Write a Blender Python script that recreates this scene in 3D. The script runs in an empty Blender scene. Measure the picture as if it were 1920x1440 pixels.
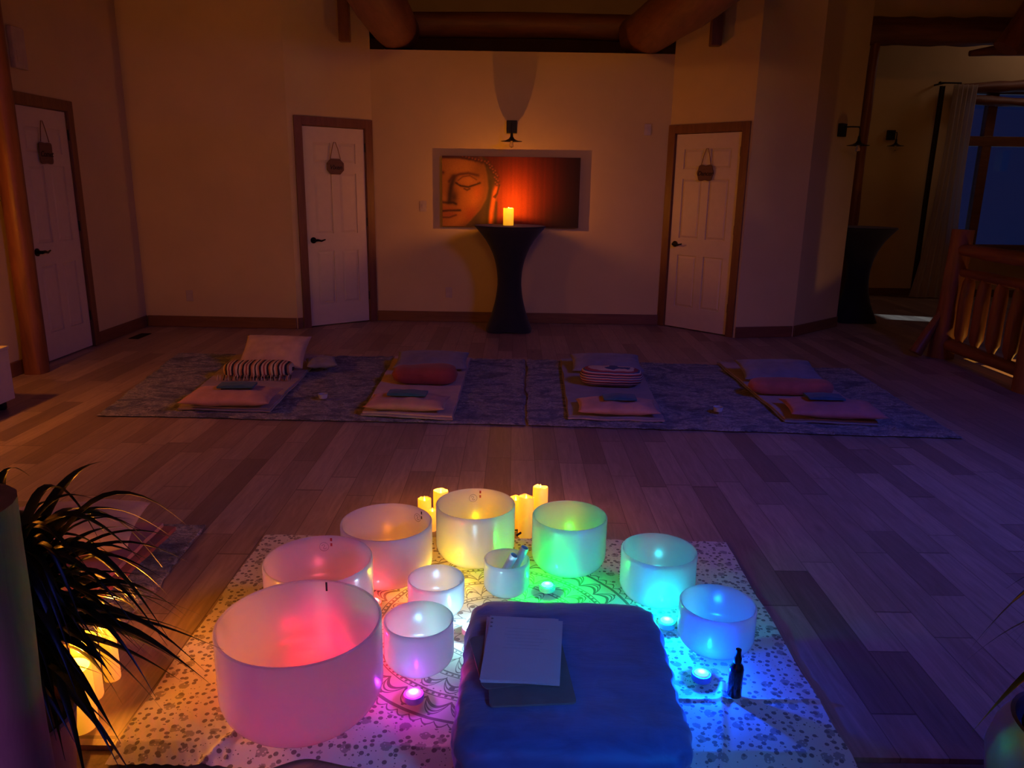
import bpy, bmesh, math, random
import numpy as np
from math import sin, cos, pi, radians, sqrt, atan2, hypot
from mathutils import Vector, Matrix, noise
random.seed(7)
S = bpy.context.scene
COL = S.collection

# ------------------------------------------------------------------ camera
CAM_H = 1.5
F_PX = 1442.0
pitch, roll = radians(14.45), radians(0.916)
fw = Vector((0, cos(pitch), -sin(pitch)))
rt0 = Vector((1, 0, 0)); up0 = rt0.cross(fw)
rt = rt0*cos(roll)+up0*sin(roll); up = -rt0*sin(roll)+up0*cos(roll)
cd = bpy.data.cameras.new('camera'); cam = bpy.data.objects.new('camera', cd); COL.objects.link(cam)
cd.sensor_width = 36.0; cd.lens = F_PX/1920*36.0; cd.clip_start = 0.02
m = Matrix.Identity(4)
for i in range(3):
    m[i][0] = rt[i]; m[i][1] = up[i]; m[i][2] = -fw[i]
m.translation = Vector((0, 0, CAM_H)); cam.matrix_world = m
S.camera = cam

# ------------------------------------------------------------------ world, view
S.view_settings.view_transform = 'Standard'; S.view_settings.look = 'None'
S.view_settings.exposure = 0.0; S.view_settings.gamma = 1.0
S.view_settings.use_curve_mapping = False
W = bpy.data.worlds.new('dusk_sky'); S.world = W; W.use_nodes = True
wn = W.node_tree.nodes; wn['Background'].inputs[0].default_value = (0.10, 0.18, 0.85, 1)
wn['Background'].inputs[1].default_value = 0.05
S.cycles.max_bounces = 10; S.cycles.diffuse_bounces = 6; S.cycles.transmission_bounces = 6
S.cycles.glossy_bounces = 3; S.cycles.sample_clamp_indirect = 8.0
S.cycles.use_denoising = True

AMBER = (1.0, 0.30, 0.02)
def lamp(name, loc, color, power, radius=0.02, kind='POINT'):
    d = bpy.data.lights.new(name, kind); d.color = color; d.energy = power
    if kind == 'POINT': d.shadow_soft_size = radius
    o = bpy.data.objects.new(name, d); COL.objects.link(o); o.location = loc
    return o
# daylight let in by a slot added to the unseen right wall
sd = bpy.data.lights.new('daylight', 'SUN'); sd.energy = 3.0; sd.color = (0.55, 0.78, 1.0); sd.angle = 0.01
so = bpy.data.objects.new('daylight', sd); COL.objects.link(so)
SUN_DIR = Vector((-4.1, 1.15, -2.05)).normalized()
def area(name, loc, target, color, power, sx, sy, spread=180):
    d = bpy.data.lights.new(name, 'AREA'); d.shape = 'RECTANGLE'; d.size = sx; d.size_y = sy; d.color = color; d.energy = power; d.spread = radians(spread)
    o = bpy.data.objects.new(name, d); COL.objects.link(o); o.location = loc
    o.rotation_euler = (Vector(target)-Vector(loc)).to_track_quat('-Z', 'Y').to_euler(); return o
# added fill lights without real sources: rear, back walls, side room, right floor
area('rear_fill', (-0.8, -1.9, 2.4), (0, 5, 0.6), (0.90, 0.33, 0.22), 5.0, 2.4, 1.6)
area('amber_wall_fill', (0.3, -1.6, 3.9), (0.2, 8.4, 3.6), (1.0, 0.36, 0.07), 7.5, 1.6, 0.3, 62)
area('side_room_fill', (7.6, 10.6, 3.9), (5.6, 10.8, 1.5), (1.0, 0.62, 0.50), 3.0, 0.6, 0.6)
area('blue_floor_fill', (3.6, 1.6, 3.2), (1.7, 3.9, 0.0), (0.08, 0.11, 1.0), 25.0, 1.0, 1.0, 100)
# added violet and blue fills near the camera, for bowls and cushion
area('violet_bowl_fill', (-0.95, 0.1, 0.8), (-0.62, 1.85, 0.12), (0.55, 0.18, 0.75), 1.0, 0.3, 0.25, 62)
area('blue_cushion_fill', (1.2, 0.2, 1.2), (0.25, 1.75, 0.15), (0.0, 0.26, 1.0), 1.8, 0.25, 0.25, 45)
so.rotation_euler = SUN_DIR.to_track_quat('-Z', 'Y').to_euler(); so.location = (12, 6, 5)

# ------------------------------------------------------------------ mesh helpers
class MB:
    def __init__(s): s.v = []; s.f = []
    def add(s, vs, fs):
        n = len(s.v); s.v += [tuple(v) for v in vs]; s.f += [tuple(i+n for i in f) for f in fs]; return s
    def box(s, x0, x1, y0, y1, z0, z1, mat=None):
        vs = [(x, y, z) for z in (z0, z1) for y in (y0, y1) for x in (x0, x1)]
        if mat: vs = [mat @ Vector(v) for v in vs]
        return s.add(vs, [(0, 2, 3, 1), (4, 5, 7, 6), (0, 1, 5, 4), (2, 6, 7, 3), (0, 4, 6, 2), (1, 3, 7, 5)])
    def prism(s, poly, z0, z1):
        n = len(poly)
        vs = [(x, y, z0) for x, y in poly]+[(x, y, z1) for x, y in poly]
        fs = [tuple(range(n-1, -1, -1)), tuple(range(n, 2*n))]+[(i, (i+1) % n, n+(i+1) % n, n+i) for i in range(n)]
        return s.add(vs, fs)
    def prism_y(s, poly, y0, y1):       # polygon in x,z extruded along y
        n = len(poly)
        vs = [(x, y0, z) for x, z in poly]+[(x, y1, z) for x, z in poly]
        fs = [tuple(range(n)), tuple(range(2*n-1, n-1, -1))]+[(i, n+i, n+(i+1) % n, (i+1) % n) for i in range(n)]
        return s.add(vs, fs)
    def lathe(s, prof, n=48, c=(0, 0, 0), close=False):
        vs = []; fs = []; m = len(prof)
        for r, z in prof:
            for k in range(n):
                a = 2*pi*k/n; vs.append((c[0]+r*cos(a), c[1]+r*sin(a), c[2]+z))
        for i in range(m if close else m-1):
            j = (i+1) % m
            for k in range(n):
                k2 = (k+1) % n; fs.append((i*n+k, i*n+k2, j*n+k2, j*n+k))
        if not close:
            if prof[0][0] > 1e-6: fs.append(tuple(range(n-1, -1, -1)))
            if prof[-1][0] > 1e-6: fs.append(tuple(range((m-1)*n, m*n)))
        return s.add(vs, fs)
    def tube(s, path, rad, n=12, jit=0.0, seed=0, flat=1.0):
        path = [Vector(p) for p in path]; m = len(path)
        if not hasattr(rad, '__len__'): rad = [rad]*m
        vs = []; fs = []; prev = None
        for i, p in enumerate(path):
            t = (path[min(i+1, m-1)]-path[max(i-1, 0)]).normalized()
            if prev is None:
                a = t.orthogonal().normalized()
                if abs(t.z) < 0.9: a = Vector((0, 0, 1)).cross(t).normalized()
            else:
                a = (prev-t*prev.dot(t)).normalized()
            prev = a; b = t.cross(a)
            for k in range(n):
                w = 2*pi*k/n; r = rad[i]
                if jit: r *= 1+jit*noise.noise(Vector((cos(w)*1.5+seed, sin(w)*1.5, i*0.35)))
                vs.append(p+a*(r*cos(w))+b*(r*sin(w)*flat))
        for i in range(m-1):
            for k in range(n):
                k2 = (k+1) % n; fs.append((i*n+k, i*n+k2, (i+1)*n+k2, (i+1)*n+k))
        fs.append(tuple(range(n-1, -1, -1))); fs.append(tuple(range((m-1)*n, m*n)))
        return s.add(vs, fs)
    def grid(s, fn, nu, nv, thick=None):
        # open sheet fn(u,v); with thick a closed slab (offset down in z or by vector)
        vs = [Vector(fn(i/nu, j/nv)) for j in range(nv+1) for i in range(nu+1)]; W_ = nu+1
        fs = [(j*W_+i, j*W_+i+1, (j+1)*W_+i+1, (j+1)*W_+i) for j in range(nv) for i in range(nu)]
        if thick is not None:
            o = Vector(thick) if hasattr(thick, '__len__') else Vector((0, 0, -thick)); n = len(vs)
            vs2 = [v+o for v in vs]; fs2 = [tuple(reversed([n+q for q in f])) for f in fs]
            bd = [i for i in range(W_)]+[j*W_+nu for j in range(1, nv+1)]+[nv*W_+i for i in range(nu-1, -1, -1)]+[j*W_ for j in range(nv-1, 0, -1)]
            sd_ = [(bd[k], n+bd[k], n+bd[(k+1) % len(bd)], bd[(k+1) % len(bd)]) for k in range(len(bd))]
            vs += vs2; fs += fs2+sd_
        return s.add(vs, fs)
    def build(s, name, mat, parent=None, smooth=False, bevel=0, subd=0, loc=None, rz=0, seg=2):
        me = bpy.data.meshes.new(name); me.from_pydata(s.v, [], s.f); me.update()
        bm = bmesh.new(); bm.from_mesh(me); bmesh.ops.recalc_face_normals(bm, faces=bm.faces); bm.to_mesh(me); bm.free()
        o = bpy.data.objects.new(name, me); COL.objects.link(o)
        if mat: me.materials.append(mat)
        if parent: o.parent = parent
        if loc is not None: o.location = loc
        o.rotation_euler.z = rz
        if bevel:
            b = o.modifiers.new('b', 'BEVEL'); b.width = bevel; b.segments = seg; b.limit_method = 'ANGLE'; b.angle_limit = radians(40)
        if subd:
            d = o.modifiers.new('s', 'SUBSURF'); d.levels = subd; d.render_levels = subd
        if smooth or bevel:
            for p in me.polygons: p.use_smooth = True
            if not subd and hasattr(me, 'set_sharp_from_angle'): me.set_sharp_from_angle(angle=radians(40))
        return o

def empty(name, loc=(0, 0, 0), rz=0):
    o = bpy.data.objects.new(name, None); COL.objects.link(o); o.location = loc; o.rotation_euler = (0, 0, rz)
    o.empty_display_size = 0.1
    return o
def tag(o, label, cat, group=None):
    o['label'] = label; o['category'] = cat
    if group: o['group'] = group
    return o
def struct(o):
    o['kind'] = 'structure'; return o
def copy_tree(o, parent=None):
    c = o.copy(); COL.objects.link(c); c.parent = parent
    for ch in [q for q in bpy.data.objects if q.parent == o]: copy_tree(ch, c)
    return c
def vn(x, y, z=0.0): return noise.noise(Vector((x, y, z)))

# ------------------------------------------------------------------ material helpers
class NT:
    def __init__(s, name):
        s.m = bpy.data.materials.new(name); s.m.use_nodes = True; s.t = s.m.node_tree
        s.p = s.t.nodes['Principled BSDF']; s.out = s.t.nodes['Material Output']
        s._tc = None
    def tc(s, k='Object'):
        if s._tc is None: s._tc = s.t.nodes.new('ShaderNodeTexCoord')
        return s._tc.outputs[k]
    def new(s, t, **kw):
        n = s.t.nodes.new(t)
        for k, v in kw.items(): setattr(n, k, v)
        return n
    def link(s, a, b): s.t.links.new(a, b)
    def setin(s, sock, v):
        if isinstance(v, bpy.types.NodeSocket): s.link(v, sock)
        else: sock.default_value = v
    def M(s, op, a, b=None, c=None):
        n = s.new('ShaderNodeMath', operation=op)
        s.setin(n.inputs[0], a)
        if b is not None: s.setin(n.inputs[1], b)
        if c is not None: s.setin(n.inputs[2], c)
        return n.outputs[0]
    def mapping(s, vec, scale=(1, 1, 1), rot=(0, 0, 0), loc=(0, 0, 0)):
        n = s.new('ShaderNodeMapping'); s.link(vec, n.inputs[0]); n.inputs['Scale'].default_value = scale
        n.inputs['Rotation'].default_value = rot; n.inputs['Location'].default_value = loc
        return n.outputs[0]
    def noise(s, vec, scale, detail=4, rough=0.55, dist=0.0):
        n = s.new('ShaderNodeTexNoise'); s.link(vec, n.inputs['Vector']); n.inputs['Scale'].default_value = scale
        n.inputs['Detail'].default_value = detail; n.inputs['Roughness'].default_value = rough; n.inputs['Distortion'].default_value = dist
        return n.outputs[0]
    def ramp(s, fac, stops):
        n = s.new('ShaderNodeValToRGB'); s.link(fac, n.inputs[0]); e = n.color_ramp.elements
        while len(e) < len(stops): e.new(0.5)
        for k, (p, c) in enumerate(stops):
            e[k].position = p; e[k].color = (*c, 1) if len(c) == 3 else c
        return n.outputs[0]
    def mix(s, fac, a, b):
        n = s.new('ShaderNodeMix', data_type='RGBA'); s.setin(n.inputs[0], fac)
        for sock, v in ((n.inputs[6], a), (n.inputs[7], b)):
            if isinstance(v, bpy.types.NodeSocket): s.link(v, sock)
            else: sock.default_value = (*v, 1)
        return n.outputs[2]
    def bump(s, h, strength=0.3, dist=0.01):
        n = s.new('ShaderNodeBump'); s.link(h, n.inputs['Height']); n.inputs['Strength'].default_value = strength
        n.inputs['Distance'].default_value = dist; s.link(n.outputs[0], s.p.inputs['Normal']); return n
    def col(s, c): s.setin(s.p.inputs['Base Color'], (*c, 1) if isinstance(c, tuple) else c)
    def rough(s, r): s.setin(s.p.inputs['Roughness'], r)

def simple(name, c, rough=0.6, metal=0.0, var=0.12, nscale=12, bump=0.15, bscale=60, bdist=0.004):
    t = NT(name); n = t.noise(t.tc(), nscale)
    a = tuple(max(0, x*(1-var)) for x in c); b = tuple(min(1, x*(1+var)) for x in c)
    t.col(t.ramp(n, [(0.3, a), (0.7, b)])); t.rough(rough); t.p.inputs['Metallic'].default_value = metal
    if bump: t.bump(t.noise(t.tc(), bscale, 3), bump, bdist)
    return t.m
def woodmat(name, c1, c2, axis='z', rough=0.55, scale=6.0):
    t = NT(name); sc = {'x': (0.12, 1, 1), 'y': (1, 0.12, 1), 'z': (1, 1, 0.12)}[axis]
    v = t.mapping(t.tc(), sc)
    n = t.noise(v, scale*3, 6, 0.6, 0.8); n2 = t.noise(v, scale, 2)
    t.col(t.ramp(t.M('MULTIPLY_ADD', n, 0.65, t.M('MULTIPLY', n2, 0.35)), [(0.32, c1), (0.66, c2)]))
    t.rough(rough); t.bump(n, 0.35, 0.006); return t.m
def emis(name, c, k, base=(0.8, 0.6, 0.3)):
    t = NT(name); t.col(base); t.p.inputs['Emission Color'].default_value = (*c, 1); t.p.inputs['Emission Strength'].default_value = k
    t.rough(0.5); n = t.noise(t.tc(), 30); t.bump(n, 0.1, 0.002)
    return t.m
def fabric(name, c, c2=None, wscale=260, rough=0.95, bump=0.4):
    t = NT(name); n = t.noise(t.tc(), 9, 5)
    t.col(t.ramp(n, [(0.3, tuple(x*0.82 for x in c)), (0.7, c2 or tuple(min(1, x*1.15) for x in c))])); t.rough(rough)
    w = t.noise(t.tc(), wscale, 2); t.bump(w, bump, 0.002)
    t.p.inputs['Sheen Weight'].default_value = 0.15
    return t.m

M = {}
M['wall'] = simple('cream_plaster', (0.62, 0.47, 0.24), 0.75, var=0.05, nscale=2, bump=0.12, bscale=45, bdist=0.004)
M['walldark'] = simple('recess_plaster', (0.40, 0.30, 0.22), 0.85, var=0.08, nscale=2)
M['ceiling'] = woodmat('ceiling_boards', (0.12, 0.06, 0.03), (0.2, 0.1, 0.05), 'y')
M['log'] = woodmat('peeled_log', (0.13, 0.040, 0.018), (0.27, 0.095, 0.042), 'z', 0.5, 5)
M['logx'] = woodmat('peeled_log_crosswise', (0.10, 0.034, 0.018), (0.22, 0.085, 0.042), 'x', 0.55, 5)
M['logy'] = woodmat('peeled_log_lengthwise', (0.12, 0.040, 0.02), (0.26, 0.10, 0.05), 'y', 0.5, 5)
M['paleLog'] = woodmat('purple_lit_log', (0.16, 0.10, 0.12), (0.26, 0.17, 0.20), 'z', 0.8, 6)  # purple light on the near newel, put into the wood colour
M['trim'] = woodmat('stained_trim', (0.13, 0.05, 0.022), (0.22, 0.09, 0.04), 'z', 0.45, 8)
M['trimx'] = woodmat('stained_trim_flat', (0.13, 0.05, 0.022), (0.22, 0.09, 0.04), 'x', 0.45, 8)
M['door'] = simple('white_door_paint', (0.68, 0.57, 0.44), 0.45, var=0.03, bump=0.06)
M['bronze'] = simple('dark_bronze', (0.012, 0.010, 0.012), 0.35, 0.8, bump=0.03)
M['blackmetal'] = simple('black_metal', (0.008, 0.008, 0.011), 0.5, 0.3, bump=0.03)
M['plaque'] = woodmat('sign_wood', (0.11, 0.05, 0.035), (0.17, 0.08, 0.055), 'x', 0.7, 14)
M['cord'] = simple('jute_cord', (0.22, 0.10, 0.05), 0.9)
M['ink'] = simple('dark_lettering', (0.02, 0.010, 0.014), 0.8, bump=0)
M['blackcloth'] = fabric('black_spandex', (0.010, 0.012, 0.020), bump=0.15)
M['plastic'] = simple('ivory_plastic', (0.5, 0.4, 0.33), 0.4, bump=0)
M['cabinet'] = simple('white_cabinet_paint', (0.62, 0.54, 0.46), 0.5, var=0.04)
M['teal'] = fabric('teal_cotton', (0.02, 0.10, 0.16))
M['cream'] = fabric('cream_cotton', (0.55, 0.37, 0.28))
M['peach'] = fabric('peach_cotton', (0.56, 0.27, 0.19))
M['rose'] = fabric('dusty_rose_cotton', (0.42, 0.16, 0.16))
M['grey'] = fabric('grey_felt', (0.25, 0.22, 0.24))
M['matmat'] = fabric('mat_beige', (0.38, 0.27, 0.24))
M['tape'] = simple('dark_seam_tape', (0.18, 0.13, 0.12), 0.9)
M['red'] = fabric('brick_red_wool', (0.30, 0.055, 0.045))
M['rust'] = fabric('salmon_wool', (0.42, 0.11, 0.09))
M['paper'] = simple('paper', (0.45, 0.44, 0.50), 0.6, var=0.02, bump=0.03)
M['folder'] = simple('card_folder', (0.13, 0.12, 0.12), 0.7)
M['glassdark'] = simple('dark_bottle_glass', (0.010, 0.008, 0.02), 0.12, bump=0)
M['leaf'] = simple('dark_leaf', (0.012, 0.028, 0.012), 0.33, var=0.35, nscale=20, bump=0.1)
M['pot'] = simple('grey_planter', (0.20, 0.13, 0.15), 0.65, var=0.08)
M['potblue'] = simple('glazed_planter', (0.16, 0.20, 0.34), 0.4, var=0.08)
M['soil'] = simple('soil', (0.03, 0.02, 0.015), 1.0, bump=0.8, bscale=40)
M['suede'] = simple('mallet_core', (0.03, 0.02, 0.02), 0.9)
M['acrylic'] = simple('frosted_mallet_tube', (0.55, 0.60, 0.62), 0.3, bump=0)
M['curtain'] = None
M['tile'] = None

# translucent frosted quartz
def quartz():
    t = NT('frosted_quartz'); t.t.nodes.remove(t.p)
    d = t.new('ShaderNodeBsdfDiffuse'); d.inputs[0].default_value = (0.78, 0.78, 0.80, 1)
    tr = t.new('ShaderNodeBsdfTranslucent'); tr.inputs[0].default_value = (0.98, 0.97, 0.98, 1)
    g = t.new('ShaderNodeBsdfGlossy'); g.inputs[0].default_value = (1, 1, 1, 1); g.inputs['Roughness'].default_value = 0.22
    m1 = t.new('ShaderNodeMixShader'); m1.inputs[0].default_value = 0.80; t.link(d.outputs[0], m1.inputs[1]); t.link(tr.outputs[0], m1.inputs[2])
    fr = t.new('ShaderNodeFresnel'); fr.inputs[0].default_value = 1.4
    fm = t.M('MULTIPLY', fr.outputs[0], 0.8)
    m2 = t.new('ShaderNodeMixShader'); t.link(fm, m2.inputs[0]); t.link(m1.outputs[0], m2.inputs[1]); t.link(g.outputs[0], m2.inputs[2])
    n = t.noise(t.tc(), 220, 2); b = t.new('ShaderNodeBump'); b.inputs['Strength'].default_value = 0.08; b.inputs['Distance'].default_value = 0.001
    t.link(n, b.inputs['Height'])
    for q in (d, tr, g): t.link(b.outputs[0], q.inputs['Normal'])
    t.link(m2.outputs[0], t.out.inputs[0]); return t.m
M['quartz'] = quartz()

def sheer():
    t = NT('sheer_voile'); t.t.nodes.remove(t.p)
    d = t.new('ShaderNodeBsdfDiffuse'); d.inputs[0].default_value = (0.75, 0.68, 0.64, 1)
    tr = t.new('ShaderNodeBsdfTranslucent'); tr.inputs[0].default_value = (0.75, 0.70, 0.68, 1)
    m1 = t.new('ShaderNodeMixShader'); m1.inputs[0].default_value = 0.5; t.link(d.outputs[0], m1.inputs[1]); t.link(tr.outputs[0], m1.inputs[2])
    n = t.noise(t.mapping(t.tc(), (1, 1, 0.02)), 60, 3); fac = t.M('MULTIPLY_ADD', n, 0.5, 0.0)
    tp = t.new('ShaderNodeBsdfTransparent'); m2 = t.new('ShaderNodeMixShader'); t.link(fac, m2.inputs[0])
    t.link(m1.outputs[0], m2.inputs[1]); t.link(tp.outputs[0], m2.inputs[2]); t.link(m2.outputs[0], t.out.inputs[0]); return t.m
M['curtain'] = sheer()
def pane():
    t = NT('window_glass'); t.t.nodes.remove(t.p)
    g = t.new('ShaderNodeBsdfGlossy'); g.inputs['Roughness'].default_value = 0.05
    tp = t.new('ShaderNodeBsdfTransparent'); tp.inputs[0].default_value = (0.8, 0.85, 0.9, 1)
    m = t.new('ShaderNodeMixShader'); m.inputs[0].default_value = 0.08; t.link(tp.outputs[0], m.inputs[1]); t.link(g.outputs[0], m.inputs[2])
    n = t.noise(t.tc(), 3); b = t.new('ShaderNodeBump'); b.inputs['Strength'].default_value = 0.02; t.link(n, b.inputs['Height']); t.link(b.outputs[0], g.inputs['Normal'])
    t.link(m.outputs[0], t.out.inputs[0]); return t.m
M['glass'] = pane()

def floormat():
    t = NT('plank_floor'); sp = t.new('ShaderNodeSeparateXYZ'); t.link(t.tc(), sp.inputs[0])
    x, y = sp.outputs[0], sp.outputs[1]; Wd = 0.135
    fx = t.M('DIVIDE', x, Wd); row = t.M('FLOOR', fx)
    w1 = t.new('ShaderNodeTexWhiteNoise', noise_dimensions='1D'); t.link(row, w1.inputs['W'])
    w2 = t.new('ShaderNodeTexWhiteNoise', noise_dimensions='1D'); t.link(t.M('ADD', row, 77.3), w2.inputs['W'])
    ln = t.M('MULTIPLY_ADD', w2.outputs[0], 0.75, 0.55)
    wig = t.noise(t.mapping(t.tc(), (0.0, 1.1, 0)), 1.0, 1)
    yy = t.M('DIVIDE', t.M('ADD', t.M('ADD', y, t.M('MULTIPLY', w1.outputs[0], 5.0)), t.M('MULTIPLY', wig, 0.5)), ln); cell = t.M('FLOOR', yy)
    cb = t.new('ShaderNodeCombineXYZ'); t.link(row, cb.inputs[0]); t.link(cell, cb.inputs[1])
    w3 = t.new('ShaderNodeTexWhiteNoise', noise_dimensions='2D'); t.link(cb.outputs[0], w3.inputs['Vector'])
    base = t.ramp(w3.outputs[0], [(0.0, (0.25, 0.165, 0.13)), (0.16, (0.33, 0.225, 0.175)), (0.55, (0.41, 0.285, 0.22)), (1.0, (0.48, 0.34, 0.26))])
    off = t.new('ShaderNodeVectorMath', operation='ADD'); t.link(t.tc(), off.inputs[0]); t.link(w3.outputs['Color'], off.inputs[1])
    gv = t.mapping(off.outputs[0], (9, 0.8, 1)); g = t.noise(gv, 3.0, 6, 0.65, 1.6)
    gm = t.ramp(g, [(0.25, (0.62, 0.60, 0.58)), (0.7, (1.08, 1.08, 1.08))])
    kn = t.new('ShaderNodeTexVoronoi'); t.link(t.mapping(off.outputs[0], (3.5, 1.4, 1)), kn.inputs['Vector']); kn.inputs['Scale'].default_value = 1.0
    km = t.M('SMOOTH_MIN', t.M('MULTIPLY', kn.outputs['Distance'], 12.0), 1.0, 0.3)
    kmc = t.M('MULTIPLY_ADD', km, 0.5, 0.5)
    ml = t.new('ShaderNodeMix', data_type='RGBA', blend_type='MULTIPLY'); ml.inputs[0].default_value = 1.0; t.link(base, ml.inputs[6]); t.link(gm, ml.inputs[7])
    ml2 = t.new('ShaderNodeMix', data_type='RGBA', blend_type='MULTIPLY'); ml2.inputs[0].default_value = 0.8; t.link(ml.outputs[2], ml2.inputs[6]); t.link(kmc, ml2.inputs[7])
    ex = t.M('MULTIPLY', t.M('ABSOLUTE', t.M('SUBTRACT', t.M('FRACT', fx), 0.5)), 2*1.0)
    ey = t.M('MULTIPLY', t.M('ABSOLUTE', t.M('SUBTRACT', t.M('FRACT', yy), 0.5)), 2*1.0)
    gap = t.M('MAXIMUM', t.M('GREATER_THAN', ex, 0.972), t.M('GREATER_THAN', ey, 0.992))
    c = t.mix(t.M('MULTIPLY', gap, 0.55), ml2.outputs[2], (0.05, 0.025, 0.018))
    t.col(c); t.rough(t.M('MULTIPLY_ADD', g, 0.25, 0.32))
    t.bump(t.M('SUBTRACT', t.M('MULTIPLY', g, 0.25), gap), 0.35, 0.003)
    return t.m
M['floor'] = floormat()
def tilemat():
    t = NT('slate_hearth'); n = t.noise(t.tc(), 7, 8, 0.7, 1.0)
    t.col(t.ramp(n, [(0.3, (0.12, 0.075, 0.05)), (0.55, (0.26, 0.17, 0.11)), (0.75, (0.34, 0.24, 0.16))])); t.rough(0.6)
    t.bump(t.noise(t.tc(), 25, 8, 0.7), 0.5, 0.01); return t.m
M['tile'] = tilemat()
def rugmat():
    t = NT('shaggy_rug'); n = t.noise(t.mapping(t.tc(), (1, 1.6, 1)), 2.6, 6, 0.7, 1.3); n2 = t.noise(t.tc(), 38, 5, 0.7, 1.2)
    c = t.ramp(n, [(0.38, (0.05, 0.05, 0.07)), (0.47, (0.16, 0.15, 0.16)), (0.54, (0.38, 0.33, 0.28)), (0.62, (0.10, 0.10, 0.13))])
    d = t.ramp(n2, [(0.35, (0.35, 0.35, 0.35)), (0.62, (1.5, 1.5, 1.5))])
    ml = t.new('ShaderNodeMix', data_type='RGBA', blend_type='MULTIPLY'); ml.inputs[0].default_value = 1.0; t.link(c, ml.inputs[6]); t.link(d, ml.inputs[7])
    t.col(ml.outputs[2]); t.rough(1.0); t.bump(n2, 1.0, 0.02); t.p.inputs['Sheen Weight'].default_value = 0.3
    return t.m
M['rug'] = rugmat()

def stripes(name, axis, stops, freq):
    t = NT(name); sp = t.new('ShaderNodeSeparateXYZ'); t.link(t.tc(), sp.inputs[0])
    n = t.noise(t.tc(), 6, 3); a = t.M('MULTIPLY_ADD', n, 0.25, t.M('MULTIPLY', sp.outputs[axis], freq)); f = t.M('FRACT', a)
    r = t.new('ShaderNodeValToRGB'); t.link(f, r.inputs[0]); r.color_ramp.interpolation = 'CONSTANT'; e = r.color_ramp.elements
    while len(e) < len(stops): e.new(0.5)
    for k, (p_, c) in enumerate(stops): e[k].position = p_; e[k].color = (*c, 1)
    t.col(r.outputs[0]); t.rough(0.95); t.bump(t.noise(t.tc(), 200, 2), 0.4, 0.002); return t.m
CR, BK, OR, RD, BL = (0.62, 0.48, 0.34), (0.015, 0.015, 0.03), (0.5, 0.2, 0.07), (0.32, 0.05, 0.05), (0.05, 0.08, 0.16)
M['stripe1'] = stripes('striped_blanket_warm', 0, [(0, CR), (.12, BK), (.2, CR), (.3, OR), (.38, BK), (.5, CR), (.6, RD), (.68, CR), (.78, BK), (.9, OR)], 7.5)
M['stripe2'] = stripes('striped_blanket_red', 2, [(0, RD), (.14, CR), (.24, BL), (.36, RD), (.46, CR), (.55, BK), (.66, RD), (.8, CR), (.9, BL)], 17.0)

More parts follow.
